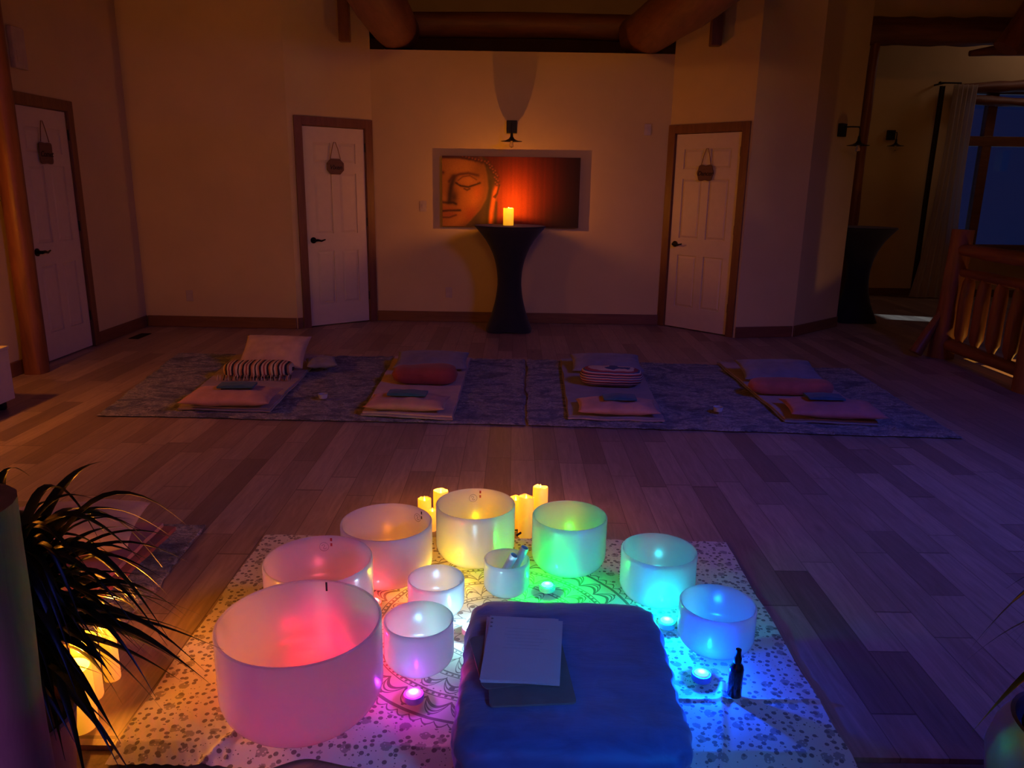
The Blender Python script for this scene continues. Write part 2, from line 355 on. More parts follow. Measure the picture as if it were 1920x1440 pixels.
def clothmat():
    t = NT('mandala_tapestry'); sp = t.new('ShaderNodeSeparateXYZ')
    wob = t.new('ShaderNodeVectorMath', operation='MULTIPLY_ADD')
    nz = t.new('ShaderNodeTexNoise'); t.link(t.tc(), nz.inputs['Vector']); nz.inputs['Scale'].default_value = 14
    t.link(nz.outputs['Color'], wob.inputs[0]); wob.inputs[1].default_value = (0.004,)*3; t.link(t.tc(), wob.inputs[2]); t.link(wob.outputs[0], sp.inputs[0])
    x, y = sp.outputs[0], sp.outputs[1]
    r = t.M('SQRT', t.M('ADD', t.M('MULTIPLY', x, x), t.M('MULTIPLY', y, y))); th = t.M('ARCTAN2', y, x)
    acc = None
    def OR_(a):
        nonlocal acc
        acc = a if acc is None else t.M('MAXIMUM', acc, a)
    def circ(R, w): OR_(t.M('LESS_THAN', t.M('ABSOLUTE', t.M('SUBTRACT', r, R)), w))
    def petal(R, A, n, w, ph=0.0, p=1.0):
        s_ = t.M('ABSOLUTE', t.M('SINE', t.M('MULTIPLY_ADD', th, n/2, ph)))
        if p != 1: s_ = t.M('POWER', s_, p)
        OR_(t.M('LESS_THAN', t.M('ABSOLUTE', t.M('SUBTRACT', r, t.M('MULTIPLY_ADD', s_, A, R))), w))
    def dots(R, n, rad):
        q = t.M('MULTIPLY', t.M('SUBTRACT', t.M('FRACT', t.M('MULTIPLY', th, n/(2*pi))), 0.5), 2*pi*R/n); dr = t.M('SUBTRACT', r, R)
        OR_(t.M('LESS_THAN', t.M('ADD', t.M('MULTIPLY', q, q), t.M('MULTIPLY', dr, dr)), rad*rad))
    for R, w in ((0.10, .003), (0.19, .003), (0.205, .002), (0.30, .003), (0.315, .002), (0.405, .0035), (0.42, .002), (0.515, .006)): circ(R, w)
    petal(0.02, 0.075, 12, .003); petal(0.11, 0.07, 16, .003); petal(0.125, 0.035, 16, .003)
    petal(0.21, 0.08, 24, .003); petal(0.215, 0.055, 24, .0025); petal(0.22, 0.03, 24, .003)
    petal(0.32, 0.075, 28, .003, 0, .7); petal(0.325, 0.055, 28, .003, 0, .7); petal(0.33, 0.03, 28, .004)
    petal(0.43, 0.066, 34, .003, 0, .75); petal(0.435, 0.048, 34, .003, 0, .8); petal(0.435, 0.028, 34, .006)
    petal(0.525, 0.018, 80, .003)
    dots(0.197, 60, .0035); dots(0.308, 90, .004); dots(0.412, 120, .005); dots(0.393, 100, .003); dots(0.50, 34, .005)
    dots(0.15, 16, .009); dots(0.25, 24, .008); dots(0.37, 28, .009); dots(0.545, 90, .004)
    inside = t.M('LESS_THAN', r, 0.552)
    v1 = t.new('ShaderNodeTexVoronoi'); t.link(t.tc(), v1.inputs['Vector']); v1.inputs['Scale'].default_value = 42; v1.inputs['Randomness'].default_value = .75
    v2 = t.new('ShaderNodeTexVoronoi'); t.link(t.tc(), v2.inputs['Vector']); v2.inputs['Scale'].default_value = 19; v2.inputs['Randomness'].default_value = .6
    v3 = t.new('ShaderNodeTexVoronoi'); t.link(t.tc(), v3.inputs['Vector']); v3.inputs['Scale'].default_value = 80
    n4 = t.noise(t.tc(), 90, 3)
    d1 = t.M('LESS_THAN', v1.outputs[0], 0.31)
    d2 = t.M('MULTIPLY', t.M('LESS_THAN', t.M('MULTIPLY_ADD', n4, 0.25, v2.outputs[0]), 0.43), t.M('GREATER_THAN', v3.outputs[0], 0.28))
    d3 = t.M('MULTIPLY', t.M('LESS_THAN', v3.outputs[0], 0.17), t.M('GREATER_THAN', v2.outputs[0], 0.5))
    o = t.M('MAXIMUM', t.M('MAXIMUM', d1, t.M('MULTIPLY', d2, 0.7)), d3)
    pat = t.M('ADD', t.M('MULTIPLY', acc, inside), t.M('MULTIPLY', o, t.M('SUBTRACT', 1.0, inside)))
    c = t.mix(t.M('MULTIPLY', pat, 0.85), (0.66, 0.60, 0.50), (0.13, 0.095, 0.09))
    t.col(c); t.rough(0.9); t.bump(t.noise(t.tc(), 300, 2), 0.25, 0.002); return t.m
M['cloth'] = clothmat()

# ------------------------------------------------------------------ room shell
CEIL = 4.4
PTS = [(-3.88, -2.0), (-3.88, 8.05), (-2.273, 8.02), (-1.535, 8.61), (1.645, 8.615), (2.314, 7.9), (2.957, 8.02), (3.69, 8.70)]
def offset_poly(P, t):
    out = []
    for i, p in enumerate(P):
        ds = []
        if i > 0: ds.append(Vector(P[i])-Vector(P[i-1]))
        if i < len(P)-1: ds.append(Vector(P[i+1])-Vector(P[i]))
        ns = [Vector((-d.y, d.x)).normalized() for d in ds]     # left of travel direction = outward
        if len(ns) == 1: o = ns[0]*t
        else:
            b = (ns[0]+ns[1]).normalized(); o = b*(t/b.dot(ns[0]))
        out.append((p[0]+o.x, p[1]+o.y))
    return out
OUT = offset_poly(PTS, 0.14)
def wall_seg(i, name, z1=CEIL, holes=()):
    A, B, C, D = Vector(PTS[i]), Vector(PTS[i+1]), Vector(OUT[i+1]), Vector(OUT[i]); L = (B-A).length
    mb = MB()
    def piece(s0, s1, z0, z1_):
        if s1-s0 < 1e-4 or z1_-z0 < 1e-4: return
        a, b = A.lerp(B, s0/L), A.lerp(B, s1/L)
        d = D if s0 <= 1e-4 else a+(D-A).project(Vector((-(B-A).y, (B-A).x)))
        c = C if s1 >= L-1e-4 else b+(C-B).project(Vector((-(B-A).y, (B-A).x)))
        mb.prism([tuple(a), tuple(b), tuple(c), tuple(d)], z0, z1_)
    s = 0.0
    for (h0, h1, hz) in holes:
        piece(s, h0, 0, z1); piece(h0, h1, hz, z1); s = h1
    piece(s, L, 0, z1)
    return struct(mb.build(name, M['wall']))
def frame_of(i):
    A, B = Vector(PTS[i]), Vector(PTS[i+1]); return A, (B-A).length, atan2((B-A).y, (B-A).x)
DH = 2.05
d1h = (6.235+2.0, 6.985+2.0, DH+0.02)
d2h = (0.14, 0.862, DH+0.02)
d3h = (0.07, 0.880, DH+0.02)
wall_seg(0, 'wall_left', holes=[d1h]); wall_seg(1, 'wall_back_left'); wall_seg(2, 'wall_angled_left', holes=[d2h])
wall_seg(3, 'wall_back', z1=2.853); wall_seg(4, 'wall_angled_right', holes=[d3h]); wall_seg(5, 'wall_back_right'); wall_seg(6, 'wall_opening_right')

fl = MB(); fl.box(-4.05, 4.22, 1.787, 7.05, -0.05, 0.0); fl.box(-4.05, 9.1, 7.05, 11.7, -0.05, 0.0)
struct(fl.build('floor', M['floor']))
struct(MB().box(-4.05, 4.22, -2.2, 1.786, -0.07, -0.014).build('floor_hearth', M['tile'], bevel=0.004))
struct(MB().box(-4.1, 9.2, -2.3, 11.8, CEIL, CEIL+0.1).build('ceiling', M['ceiling']))
struct(MB().box(-4.1, 9.2, -2.3, -2.0, -2.6, CEIL).build('wall_front', M['wall']))
wr = MB()      # unseen right wall, with a slot added to shape the daylight patch
sy0, sy1, sz0, sz1 = 7.98, 8.42, 1.90, 2.28
wr.box(9.0, 9.14, -2.0, sy0, -2.6, CEIL); wr.box(9.0, 9.14, sy1, 11.7, -2.6, CEIL)
wr.box(9.0, 9.14, sy0, sy1, -2.6, sz0); wr.box(9.0, 9.14, sy0, sy1, sz1, CEIL)
struct(wr.build('wall_right', M['wall']))
wf = MB()      # far wall of the side room with the window opening
FY = 11.5; wx0, wx1, wz0, wz1 = 6.27, 8.45, 0.70, 2.90
wf.box(3.0, wx0, FY, FY+0.14, 0, CEIL); wf.box(wx1, 9.0, FY, FY+0.14, 0, CEIL); wf.box(wx0, wx1, FY, FY+0.14, 0, wz0); wf.box(wx0, wx1, FY, FY+0.14, wz1, CEIL)
struct(wf.build('wall_far', M['wall']))
struct(MB().box(3.45, 3.59, 8.85, 11.5, 0, CEIL).build('wall_passage', M['wall']))
# stairwell shaft under the railing
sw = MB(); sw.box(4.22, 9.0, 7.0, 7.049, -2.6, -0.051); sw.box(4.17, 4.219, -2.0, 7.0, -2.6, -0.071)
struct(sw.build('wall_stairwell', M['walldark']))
struct(MB().box(4.17, 9.1, -2.0, 7.05, -2.7, -2.6).build('floor_lower', M['floor']))
# niche above the back wall
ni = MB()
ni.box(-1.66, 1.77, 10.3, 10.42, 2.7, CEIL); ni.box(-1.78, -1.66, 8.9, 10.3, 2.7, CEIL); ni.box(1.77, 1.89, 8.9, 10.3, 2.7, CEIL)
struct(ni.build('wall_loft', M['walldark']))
struct(MB().box(-1.66, 1.77, 8.76, 10.3, 2.70, 2.80).build('ceiling_closet', M['ceiling']))

def baseboard(i, name, parts):
    A, L, rz = frame_of(i); mb = MB()
    for s0, s1 in parts: mb.box(s0, s1, -0.016, -0.001, 0.0, 0.115)
    o = mb.build(name, M['trimx'], bevel=0.004); o.location = (A.x, A.y, 0.0005); o.rotation_euler.z = rz; struct(o)
baseboard(0, 'baseboard_left', [(0, d1h[0]-0.085), (d1h[1]+0.085, 10.03)])
baseboard(1, 'baseboard_back_left', [(0.02, 1.60)])
baseboard(2, 'baseboard_angled_left', [(0.0, d2h[0]-0.085)])
baseboard(3, 'baseboard_back', [(0.01, 3.17)])
baseboard(5, 'baseboard_back_right', [(0.0, 0.64)]); baseboard(6, 'baseboard_opening', [(0.005, 1.0)])
struct(MB().box(3.6, 9.0, FY-0.016, FY-0.001, 0.0005, 0.11).build('baseboard_far', M['trimx'], bevel=0.004))

# ------------------------------------------------------------------ doors
def make_door(idx, i, hole, lever, plq):
    A, L, rz = frame_of(i); h0, h1, hz = hole
    rx = A.x+cos(rz)*h0; ry = A.y+sin(rz)*h0
    root = empty('door_%d' % idx, (rx, ry, 0), rz); struct(root); w = h1-h0
    fr = MB(); c = 0.078
    fr.box(-c, 0.008, -0.020, -0.001, 0, hz+c); fr.box(w-0.008, w+c, -0.020, -0.001, 0, hz+c); fr.box(0.008, w-0.008, -0.020, -0.001, hz-0.008, hz+c)
    fr.box(0.0, 0.014, 0.0, 0.135, 0, hz); fr.box(w-0.014, w, 0.0, 0.135, 0, hz); fr.box(0.014, w-0.014, 0.0, 0.135, hz-0.014, hz)
    fr.box(0.014, w-0.014, 0.11, 0.135, 0, hz-0.014)      # closed back of the frame
    fr.build('door_frame', M['trim'], root, bevel=0.003)
    x0, x1, z0, z1 = 0.017, w-0.017, 0.012, hz-0.018; yf = 0.006
    sl = MB(); sw_ = 0.105; mx = (x0+x1)/2
    cols = [(x0+sw_, mx-0.045), (mx+0.045, x1-sw_)]; rows = [(0.24, 0.80), (0.98, 1.60), (1.70, 1.90)]
    sl.box(x0, x1, yf+0.012, yf+0.035, z0, z1)
    xs = [x0, cols[0][0], cols[0][1], cols[1][0], cols[1][1], x1]
    for a, b in ((0, 1), (2, 3), (4, 5)): sl.box(xs[a], xs[b], yf, yf+0.012, z0, z1)
    zs = [z0, rows[0][0], rows[0][1], rows[1][0], rows[1][1], rows[2][0], rows[2][1], z1]
    for a, b in ((0, 1), (2, 3), (4, 5), (6, 7)):
        for cx in cols: sl.box(cx[0], cx[1], yf, yf+0.012, zs[a], zs[b])
    for cx in cols:
        for rz_ in rows:
            q = 0.03
            vs = [(cx[0]+.008, yf+.0115, rz_[0]+.008), (cx[1]-.008, yf+.0115, rz_[0]+.008), (cx[1]-.008, yf+.0115, rz_[1]-.008), (cx[0]+.008, yf+.0115, rz_[1]-.008),
                  (cx[0]+q, yf+.003, rz_[0]+q), (cx[1]-q, yf+.003, rz_[0]+q), (cx[1]-q, yf+.003, rz_[1]-q), (cx[0]+q, yf+.003, rz_[1]-q)]
            sl.add(vs, [(4, 5, 6, 7), (0, 1, 5, 4), (1, 2, 6, 5), (2, 3, 7, 6), (3, 0, 4, 7), (3, 2, 1, 0)])
    sl.build('door_panel', M['door'], root)
    hd = MB(); hx, hz_ = x0+0.065, 0.915
    k = 20
    def disc(cx, cz, r, y0, y1): hd.prism_y([(cx+r*cos(2*pi*q/k), cz+r*sin(2*pi*q/k)) for q in range(k)], y0, y1)
    disc(hx, hz_, 0.032, yf-0.008, yf); disc(hx, hz_, 0.014, yf-0.045, yf-0.008)
    hd.tube([(hx, yf-0.045, hz_), (hx+0.03, yf-0.05, hz_+0.004), (hx+0.07, yf-0.048, hz_-0.006), (hx+0.115, yf-0.045, hz_+0.008)], [0.013, 0.012, 0.010, 0.006], 10)
    hd.build('door_handle', M['bronze'], root, smooth=True)
    for hz2 in (0.25, 1.05, 1.82):
        MB().tube([(x1+0.004, -0.004, hz2), (x1+0.004, -0.004, hz2+0.09)], 0.006, 8).build('hinge', M['blackmetal'], root, smooth=True)
    # hanging sign
    text, shape, label, sz, pxo = plq
    s = empty('door_sign', (rx+cos(rz)*(w*pxo), ry+sin(rz)*(w*pxo), sz), rz)
    tag(s, label, 'sign', 'wooden signs hanging on the doors')
    pw, ph = 0.095, 0.078
    if shape == 'octagon': poly = [(-pw, -ph*.45), (-pw*.55, -ph), (pw*.55, -ph), (pw, -ph*.45), (pw, ph*.45), (pw*.55, ph), (-pw*.55, ph), (-pw, ph*.45)]
    elif shape == 'scallop':
        poly = []
        for q in range(48):
            a = 2*pi*q/48; rr = 1+0.07*cos(6*a); cx_, cz_ = cos(a), sin(a); e = (abs(cx_)**4+abs(cz_)**4)**-0.25
            poly.append((pw*cx_*e*rr, ph*cz_*e*rr))
    else:
        pw *= 0.98; ph *= 1.15; poly = []
        for q in range(48):
            a = 2*pi*q/48; rr = 1+0.09*abs(cos(2*a-pi/2)); cx_, cz_ = cos(a), sin(a); e = (abs(cx_)**6+abs(cz_)**6)**(-1/6)
            poly.append((pw*cx_*e*(.9+.12*abs(cz_)), ph*cz_*e*(.9+.12*abs(cx_))))
    poly = [(a, b) for a, b in poly]
    MB().prism_y(poly, -0.016, -0.006).build('plaque', M['plaque'], s, bevel=0.002)
    MB().tube([(-0.055, -0.012, ph), (-0.03, -0.008, ph+0.10), (-0.008, -0.006, ph+0.165), (0.012, -0.006, ph+0.165), (0.035, -0.008, ph+0.10), (0.06, -0.012, ph)], 0.0035, 6).build('hanging_cord', M['cord'], s, smooth=True)
    cu = bpy.data.curves.new('lettering', 'FONT'); cu.body = text; cu.size = 0.062; cu.align_x = 'CENTER'; cu.align_y = 'CENTER'; cu.extrude = 0.001; cu.offset = 0.0012; cu.shear = 0.3
    lo = bpy.data.objects.new('lettering', cu); COL.objects.link(lo); lo.parent = s; lo.rotation_euler = (radians(90), 0, 0); lo.location = (0, -0.0172, -0.008)
    lo.data.materials.append(M['ink'])
    dg = bpy.context.evaluated_depsgraph_get(); lm = bpy.data.meshes.new_from_object(lo.evaluated_get(dg)); mtx = lo.matrix_basis.copy()
    bpy.data.objects.remove(lo); ln_ = bpy.data.objects.new('lettering', lm); COL.objects.link(ln_); ln_.parent = s; ln_.matrix_basis = mtx
make_door(1, 0, d1h, True, ('Comet', 'square', 'square wavy-edged wooden sign on the left wall door behind the log post', 1.70, 0.48))
make_door(2, 2, d2h, True, ('Vixen', 'octagon', 'octagonal wooden Vixen sign on the door left of the painting', 1.665, 0.497))
make_door(3, 4, d3h, True, ('Dancer', 'scallop', 'scalloped wooden sign on the door right of the painting', 1.66, 0.505))

# ------------------------------------------------------------------ logs and beams
def logobj(name, path, rad, label, cat, mat='log', n=20, jit=0.12, seed=0, steps=14, parent=None):
    P = [Vector(p) for p in path]; pts = []; rr = []
    if not hasattr(rad, '__len__'): rad = [rad]*len(P)
    for k in range(steps+1):
        u = k/steps*(len(P)-1); i = min(int(u), len(P)-2); f = u-i
        pts.append(P[i].lerp(P[i+1], f)); rr.append(rad[i]*(1-f)+rad[i+1]*f)
    o = MB().tube(pts, rr, n, jit, seed).build(name, M[mat], parent, smooth=True)
    if label: tag(o, label, cat)
    return o
logobj('log_rafter', [(-1.29, 9.0, 3.10), (-1.27, 7.6, 3.10), (-1.24, 5.0, 3.30)], 0.235, 'thick peeled log rafter above the left end of the back wall', 'log beam', 'logy', jit=0.08, seed=3)
logobj('log_rafter', [(1.32, 9.0, 3.09), (1.52, 7.5, 3.10), (1.85, 5.0, 3.25)], 0.235, 'thick peeled log rafter above the right end of the back wall', 'log beam', 'logy', jit=0.08, seed=8)
logobj('log_crossbeam', [(-1.65, 9.3, 3.21), (0, 9.3, 3.235), (1.76, 9.3, 3.21)], 0.135, 'dark horizontal log deep in the loft opening above the painting', 'log beam', 'logx', jit=0.1, seed=5)
for sx, sy, ln, seed, lab in ((-1.735, 8.34, 2.875, 1, 'short hanging timber above the Vixen door'), (1.945, 8.17, 2.86, 2, 'short hanging timber above the door right of the painting')):
    o = MB().prism([(sx-.055, sy-.05), (sx+.055, sy-.05), (sx+.055, sy+.04), (sx-.055, sy+.04)], ln, CEIL-0.002).build('timber_pendant', M['trim'], bevel=0.008); tag(o, lab, 'timber')
    
logobj('log_post', [(-3.79, 5.95, 0.0), (-3.785, 5.95, 0.5), (-3.775, 5.95, 1.2), (-3.77, 5.95, 2.4), (-3.76, 5.95, CEIL-.01)], [0.088, 0.086, 0.082, 0.082, 0.09], 'reddish log post standing against the left wall beside the door', 'log post', 'log', jit=0.15, seed=11, steps=20)
logobj('log_post', [(-0.985, 1.2, -0.013), (-0.97, 1.2, 0.5), (-0.955, 1.2, 0.965)], [0.115, 0.112, 0.108], 'pale log newel with purple light in its colour at the bottom left corner', 'log post', 'paleLog', jit=0.06, seed=21)
logobj('log_header', [(3.75, 9.68, 3.30), (5.5, 9.66, 3.31), (8.98, 9.66, 3.34)], [0.15, 0.155, 0.16], 'rough horizontal log header across the side room opening', 'log beam', 'logx', jit=0.14, seed=31, steps=40)
struct(MB().box(3.6, 9.0, 9.84, 9.96, 3.40, CEIL-0.001).build('wall_header', M['wall']))
logobj('log_jamb', [(4.155, 9.66, 0.0), (4.15, 9.66, 1.6), (4.16, 9.66, 3.17)], [0.062, 0.058, 0.05], 'slim log jamb at the side room opening behind the black table', 'log post', 'log', jit=0.25, seed=37, steps=22)
logobj('log_brace', [(5.02, 9.2, 3.0), (5.5, 9.2, 3.06), (7.5, 9.2, 3.08)], [0.03, 0.075, 0.08], 'dark tapered log lying below the header at the upper right', 'log beam', 'logx', jit=0.1, seed=41)
logobj('log_strut', [(5.05, 8.6, 2.95), (5.6, 8.6, 3.9)], 0.12, 'dark slanting log strut at the top right corner', 'log beam', 'log', jit=0.1, seed=43)

# ------------------------------------------------------------------ window, curtains
w = empty('window_1', (wx0, FY, 0)); struct(w); WW = wx1-wx0
f = MB(); f.box(0, 0.06, -0.03, 0.10, wz0, wz1); f.box(WW-.06, WW, -0.03, 0.10, wz0, wz1); f.box(.06, WW-.06, -0.03, 0.10, wz0, wz0+.07); f.box(.06, WW-.06, -.03, .10, wz1-.05, wz1)
for mx_ in (0.44, 1.45): f.box(mx_-.065, mx_+.065, -.02, .09, wz0+.07, wz1-.05)
f.box(.06, WW-.06, -.022, .092, 2.15, 2.285)
f.build('window_frame', M['trimx'], w, bevel=0.004)
MB().box(.05, WW-.05, 0.03, 0.036, wz0+.05, wz1-.03).build('window_pane', M['glass'], w)
MB().box(-.06, WW+.06, -.10, -.03, wz0-.04, wz0).build('window_sill', M['trimx'], w, bevel=0.005)
logobj('log_valance', [(6.10, 11.36, 2.90), (7.2, 11.36, 2.96), (8.7, 11.36, 2.94)], [0.06, 0.08, 0.08], 'upper of the two thin logs across the window head', 'log', 'logx', jit=0.2, seed=51, steps=24)
logobj('log_valance', [(6.12, 11.36, 2.76), (7.2, 11.36, 2.72), (8.7, 11.36, 2.73)], [0.07, 0.055, 0.06], 'lower of the two thin logs across the window head', 'log', 'logx', jit=0.25, seed=57, steps=24)
g = MB().box(2.5, 14, FY+0.6, 30, -0.9, -0.8); struct(g.build('ground_outside', simple('snowy_ground', (0.55, 0.6, 0.7), 0.9)))
def drape(x0, x1, ya, ztop, zbot, amp, n, name, mat, label, spread=0.0):
    def fn(u, v):
        z = ztop+(zbot-ztop)*v; x = x0+(x1-x0)*u+(u-.6)*spread*v**3; return (x, ya+amp*sin(u*n*2*pi+0.6*sin(v*3))+0.01*vn(u*9, v*3), z)
    o = MB().grid(fn, n*10, 24, (0, -0.003, 0)).build(name, mat, smooth=True); tag(o, label, 'curtain'); return o
drape(5.98, 6.30, 11.22, 2.935, 0.02, 0.03, 5, 'sheer_curtain', M['curtain'], 'pale sheer curtain hanging at the left of the tall window', 0.35)
drape(5.86, 5.93, 11.36, 2.93, 0.03, 0.02, 2, 'dark_curtain', fabric('brown_curtain', (0.035, 0.02, 0.02)), 'narrow dark brown curtain edge beside the sheer curtain')
o = MB().tube([(5.80, 11.235, 2.955), (6.02, 11.235, 2.955), (6.08, 11.235, 2.955)], 0.011, 8).build('curtain_rod', M['blackmetal'], smooth=True)
MB().lathe([(0, -.02), (.022, -.008), (.022, .008), (0, .02)], 12, (5.79, 11.235, 2.955)).build('finial', M['blackmetal'], o, smooth=True)
MB().box(5.84, 5.86, 11.23, 11.5, 2.945, 2.965).build('bracket', M['blackmetal'], o)
tag(o, 'short black curtain rod above the sheer curtain', 'curtain rod')

# ------------------------------------------------------------------ log railing at the stairs
rl = empty('log_railing', (4.05, 7.1, 0)); tag(rl, 'log stair railing with warm-lit balusters at the right', 'railing')
def rp(name, path, rad, jit=.15, seed=0, n=14, steps=10, mat='log'):
    return logobj(name, path, rad, None, None, mat, n, jit, seed, steps, rl)
rp('newel', [(-0.02, 0, 0), (-0.01, 0, .5), (0.01, 0, 1.18)], [0.11, .095, .09], seed=1)
rp('top_rail', [(0.0, 0.08, 1.0), (0.0, -.6, 1.0), (0.0, -1.2, .99)], [.05, .06, .06], seed=2, mat='logy')
rp('middle_rail', [(0.02, -.04, .80), (0.02, -.6, .80), (0.02, -1.2, .80)], [.04, .045, .045], seed=3, mat='logy')
rp('bottom_rail', [(0.0, -.05, .135), (0.0, -.6, .135), (0.0, -1.2, .135)], [.06, .055, .05], seed=4, mat='logy')
for k, yy in enumerate((-.20, -.44, -.68, -.92)):
    rp('baluster', [(0.02, yy, .17), (0.02, yy, .25), (0.02, yy, .55), (0.02, yy, .72), (0.02, yy, .80)], [.025, .055, .058, .05, .022], seed=10+k, steps=12)
rp('newel', [(.02, -1.28, -.0), (.02, -1.28, .7), (.03, -1.28, 1.45)], [.15, .13, .12], seed=5)
rp('knee_brace', [(-0.27, -.02, .04), (-.14, 0.0, .28), (-.0, 0.0, .55)], [.06, .042, .035], seed=6)
logobj('log_stringer', [(4.50, 6.75, .62), (4.62, 6.4, 1.15), (4.85, 6.0, 2.0)], .11, 'heavy slanting log behind the stair railing', 'log beam', 'log', jit=.1, seed=61)

# ------------------------------------------------------------------ cocktail tables
def cocktail(x, y, label, seg=28):
    r = empty('cocktail_table', (x, y, 0)); tag(r, label, 'table')
    prof = []
    for k in range(17):
        z = 0.02+k/16*1.06; u = z/1.08
        rad = 0.125+0.13*(1-min(1, u/0.5))**1.9+0.235*max(0, (u-0.42)/0.58)**2.6
        prof.append((rad, z))
    prof += [(prof[-1][0]+0.012, 1.088), (prof[-1][0]+.006, 1.098)]
    mb = MB(); n = 64; vs = []; fs = []
    for i, (rr, z) in enumerate(prof):
        for k in range(n):
            a = 2*pi*k/n+pi/4; low = max(0, 1-z/0.35)
            sq = 1+low*0.16*(abs(cos(2*a-pi/2))**3); vs.append((rr*sq*cos(a), rr*sq*sin(a), z if z > .05 else z-.018*abs(cos(2*a-pi/2))))
        if i:
            for k in range(n): fs.append(((i-1)*n+k, (i-1)*n+(k+1) % n, i*n+(k+1) % n, i*n+k))
    fs.append(tuple(range(n-1, -1, -1)))
    mb.add(vs, fs); mb.build('spandex_cover', M['blackcloth'], r, smooth=True)
    MB().lathe([(0.0, 1.085), (prof[-1][0]-.004, 1.085), (prof[-1][0]-.002, 1.10), (0.0, 1.1)], 64).build('tabletop', M['blackcloth'], r, smooth=True)
    return r
cocktail(-0.045, 8.15, 'tall black spandex-covered cocktail table with a lit candle on top')
cocktail(4.06, 9.13, 'tall black spandex-covered cocktail table at the right beside the side room')

# ------------------------------------------------------------------ painting
def art():
    nx, nz = 300, 150; Wc, Hc = 1.48, 0.735
    s, t = np.meshgrid(np.linspace(0, 2, nx+1), np.linspace(0, 1, nz+1))
    rng = np.random.RandomState(3)
    def sm(a, b, x): q = np.clip((x-a)/(b-a), 0, 1); return q*q*(3-2*q)
    def seg(pts, w):
        d = np.full(s.shape, 9.0)
        for (x0, y0), (x1, y1) in zip(pts[:-1], pts[1:]):
            dx, dy = x1-x0, y1-y0; q = np.clip(((s-x0)*dx+(t-y0)*dy)/(dx*dx+dy*dy), 0, 1)
            d = np.minimum(d, np.hypot(s-x0-q*dx, t-y0-q*dy))
        return np.exp(-(d/w)**2)
    def blob(x, y, rx, ry): return np.exp(-(((s-x)/rx)**2+((t-y)/ry)**2))
    C = np.zeros(s.shape+(3,))
    def lay(mask, c): C[:] = C*(1-mask[..., None])+np.array(c)*mask[..., None]
    C[:] = (0.16, 0.012, 0.012)
    lay(blob(1.35, .45, .5, .6)*.6, (0.36, 0.02, 0.012)); lay(blob(1.08, .6, .33, .55)*.9, (0.62, 0.085, 0.008)); lay(blob(1.05, .75, .2, .35)*.7, (0.85, 0.16, 0.01))
    lay(sm(1.45, 2.0, s)*.85, (0.055, 0.010, 0.018)); lay(sm(.55, 1.0, t)*sm(1.3, 1.7, s)*.7, (0.03, 0.008, 0.02))
    st = np.repeat(rng.rand(1, nx+1), nz+1, 0); k = np.ones(5)/5; st = np.apply_along_axis(lambda q: np.convolve(q, k, 'same'), 1, st)
    C *= (0.40+0.30*st)[..., None]
    # ear and neck zone
    edge = np.interp(t, [0, .1, .25, .4, .55, .7, .85, 1.0], [.60, .70, .78, .80, .80, .78, .78, .77])
    lay(sm(.02, -.02, s-edge), (0.085, 0.045, 0.016))
    lay(seg([(.80, .42), (.77, .5), (.745, .62), (.715, .8), (.70, .98)], .035)*.95, (0.62, 0.16, 0.03)); lay(seg([(.83, .4), (.80, .52), (.77, .58)], .015), (0.06, .02, .01)); lay(seg([(.75, .57), (.79, .53)], .012), (.08, .02, .01))
    lay(seg([(.70, .35), (.69, .55), (.66, .75), (.655, 1.0)], .03)*.8, (0.04, .028, .012)); lay(seg([(.79, .65), (.78, .98)], .02)*.8, (.05, .03, .01))
    # face
    fe = np.interp(t, [0, .1, .25, .45, .6, .75, .9, 1.0], [.55, .60, .64, .66, .63, .55, .42, .32])
    F = sm(.03, -.03, s-fe); lay(F, (0.40, 0.17, 0.035))
    lay(F*blob(.22, .15, .25, .12)*.6, (0.50, 0.24, 0.06)); lay(F*blob(.42, .6, .14, .2)*.6, (0.50, 0.19, 0.03)); lay(F*blob(.52, .5, .08, .14)*.6, (.5, .12, .02))
    lay(F*sm(-.17, 0.0, s-fe)*.7, (0.13, 0.05, 0.018)); lay(F*blob(.42, .82, .12, .12)*.65, (.32, .06, .02)); lay(F*blob(.5, .25, .1, .18)*.6, (.16, .07, .02))
    lay(sm(.1, .0, np.abs(s-.5))*sm(.8, 1.0, t)*sm(.2, .45, s)*.8, (.03, .015, .02))
    D = (0.045, 0.018, 0.014)
    lay(seg([(.17, .30), (.13, .42), (.11, .55), (.10, .64)], .045)*.95, D); lay(blob(.17, .58, .06, .1)*.8, D)
    lay(seg([(.10, .36), (.16, .29), (.26, .255), (.38, .24), (.52, .27)], .022)*.9, (.10, .03, .02))
    lay(blob(.36, .34, .11, .05)*.7, (0.46, 0.20, .05)); lay(seg([(.23, .345), (.30, .29), (.40, .275), (.50, .33)], .009)*.8, (.12, .04, .02))
    lay(seg([(.20, .38), (.27, .42), (.38, .435), (.48, .40), (.55, .375)], .016), D); lay(seg([(.32, .46), (.36, .48), (.40, .46)], .013)*.8, D); lay(seg([(.24, .39), (.36, .405), (.5, .375)], .008)*.7, (.4, .17, .05))
    lay(seg([(0, .655), (.08, .665), (.16, .66), (.2, .68)], .02)*.95, D); lay(blob(.03, .60, .04, .05)*.5, (.5, .24, .08))
    lay(seg([(0, .785), (.1, .775), (.26, .77)], .018), D); lay(blob(.1, .74, .12, .025)*.5, (.36, .09, .03)); lay(blob(.1, .83, .12, .035)*.8, (.34, .09, .04)); lay(seg([(0, .875), (.1, .875), (.2, .84)], .014)*.8, (.1, .03, .02))
    lay(blob(.01, .235, .025, .025), (.12, .03, .02))
    lay(sm(.055, .02, t-.03*sm(.2, .6, s))*sm(.62, .5, s), (.10, .03, .03))
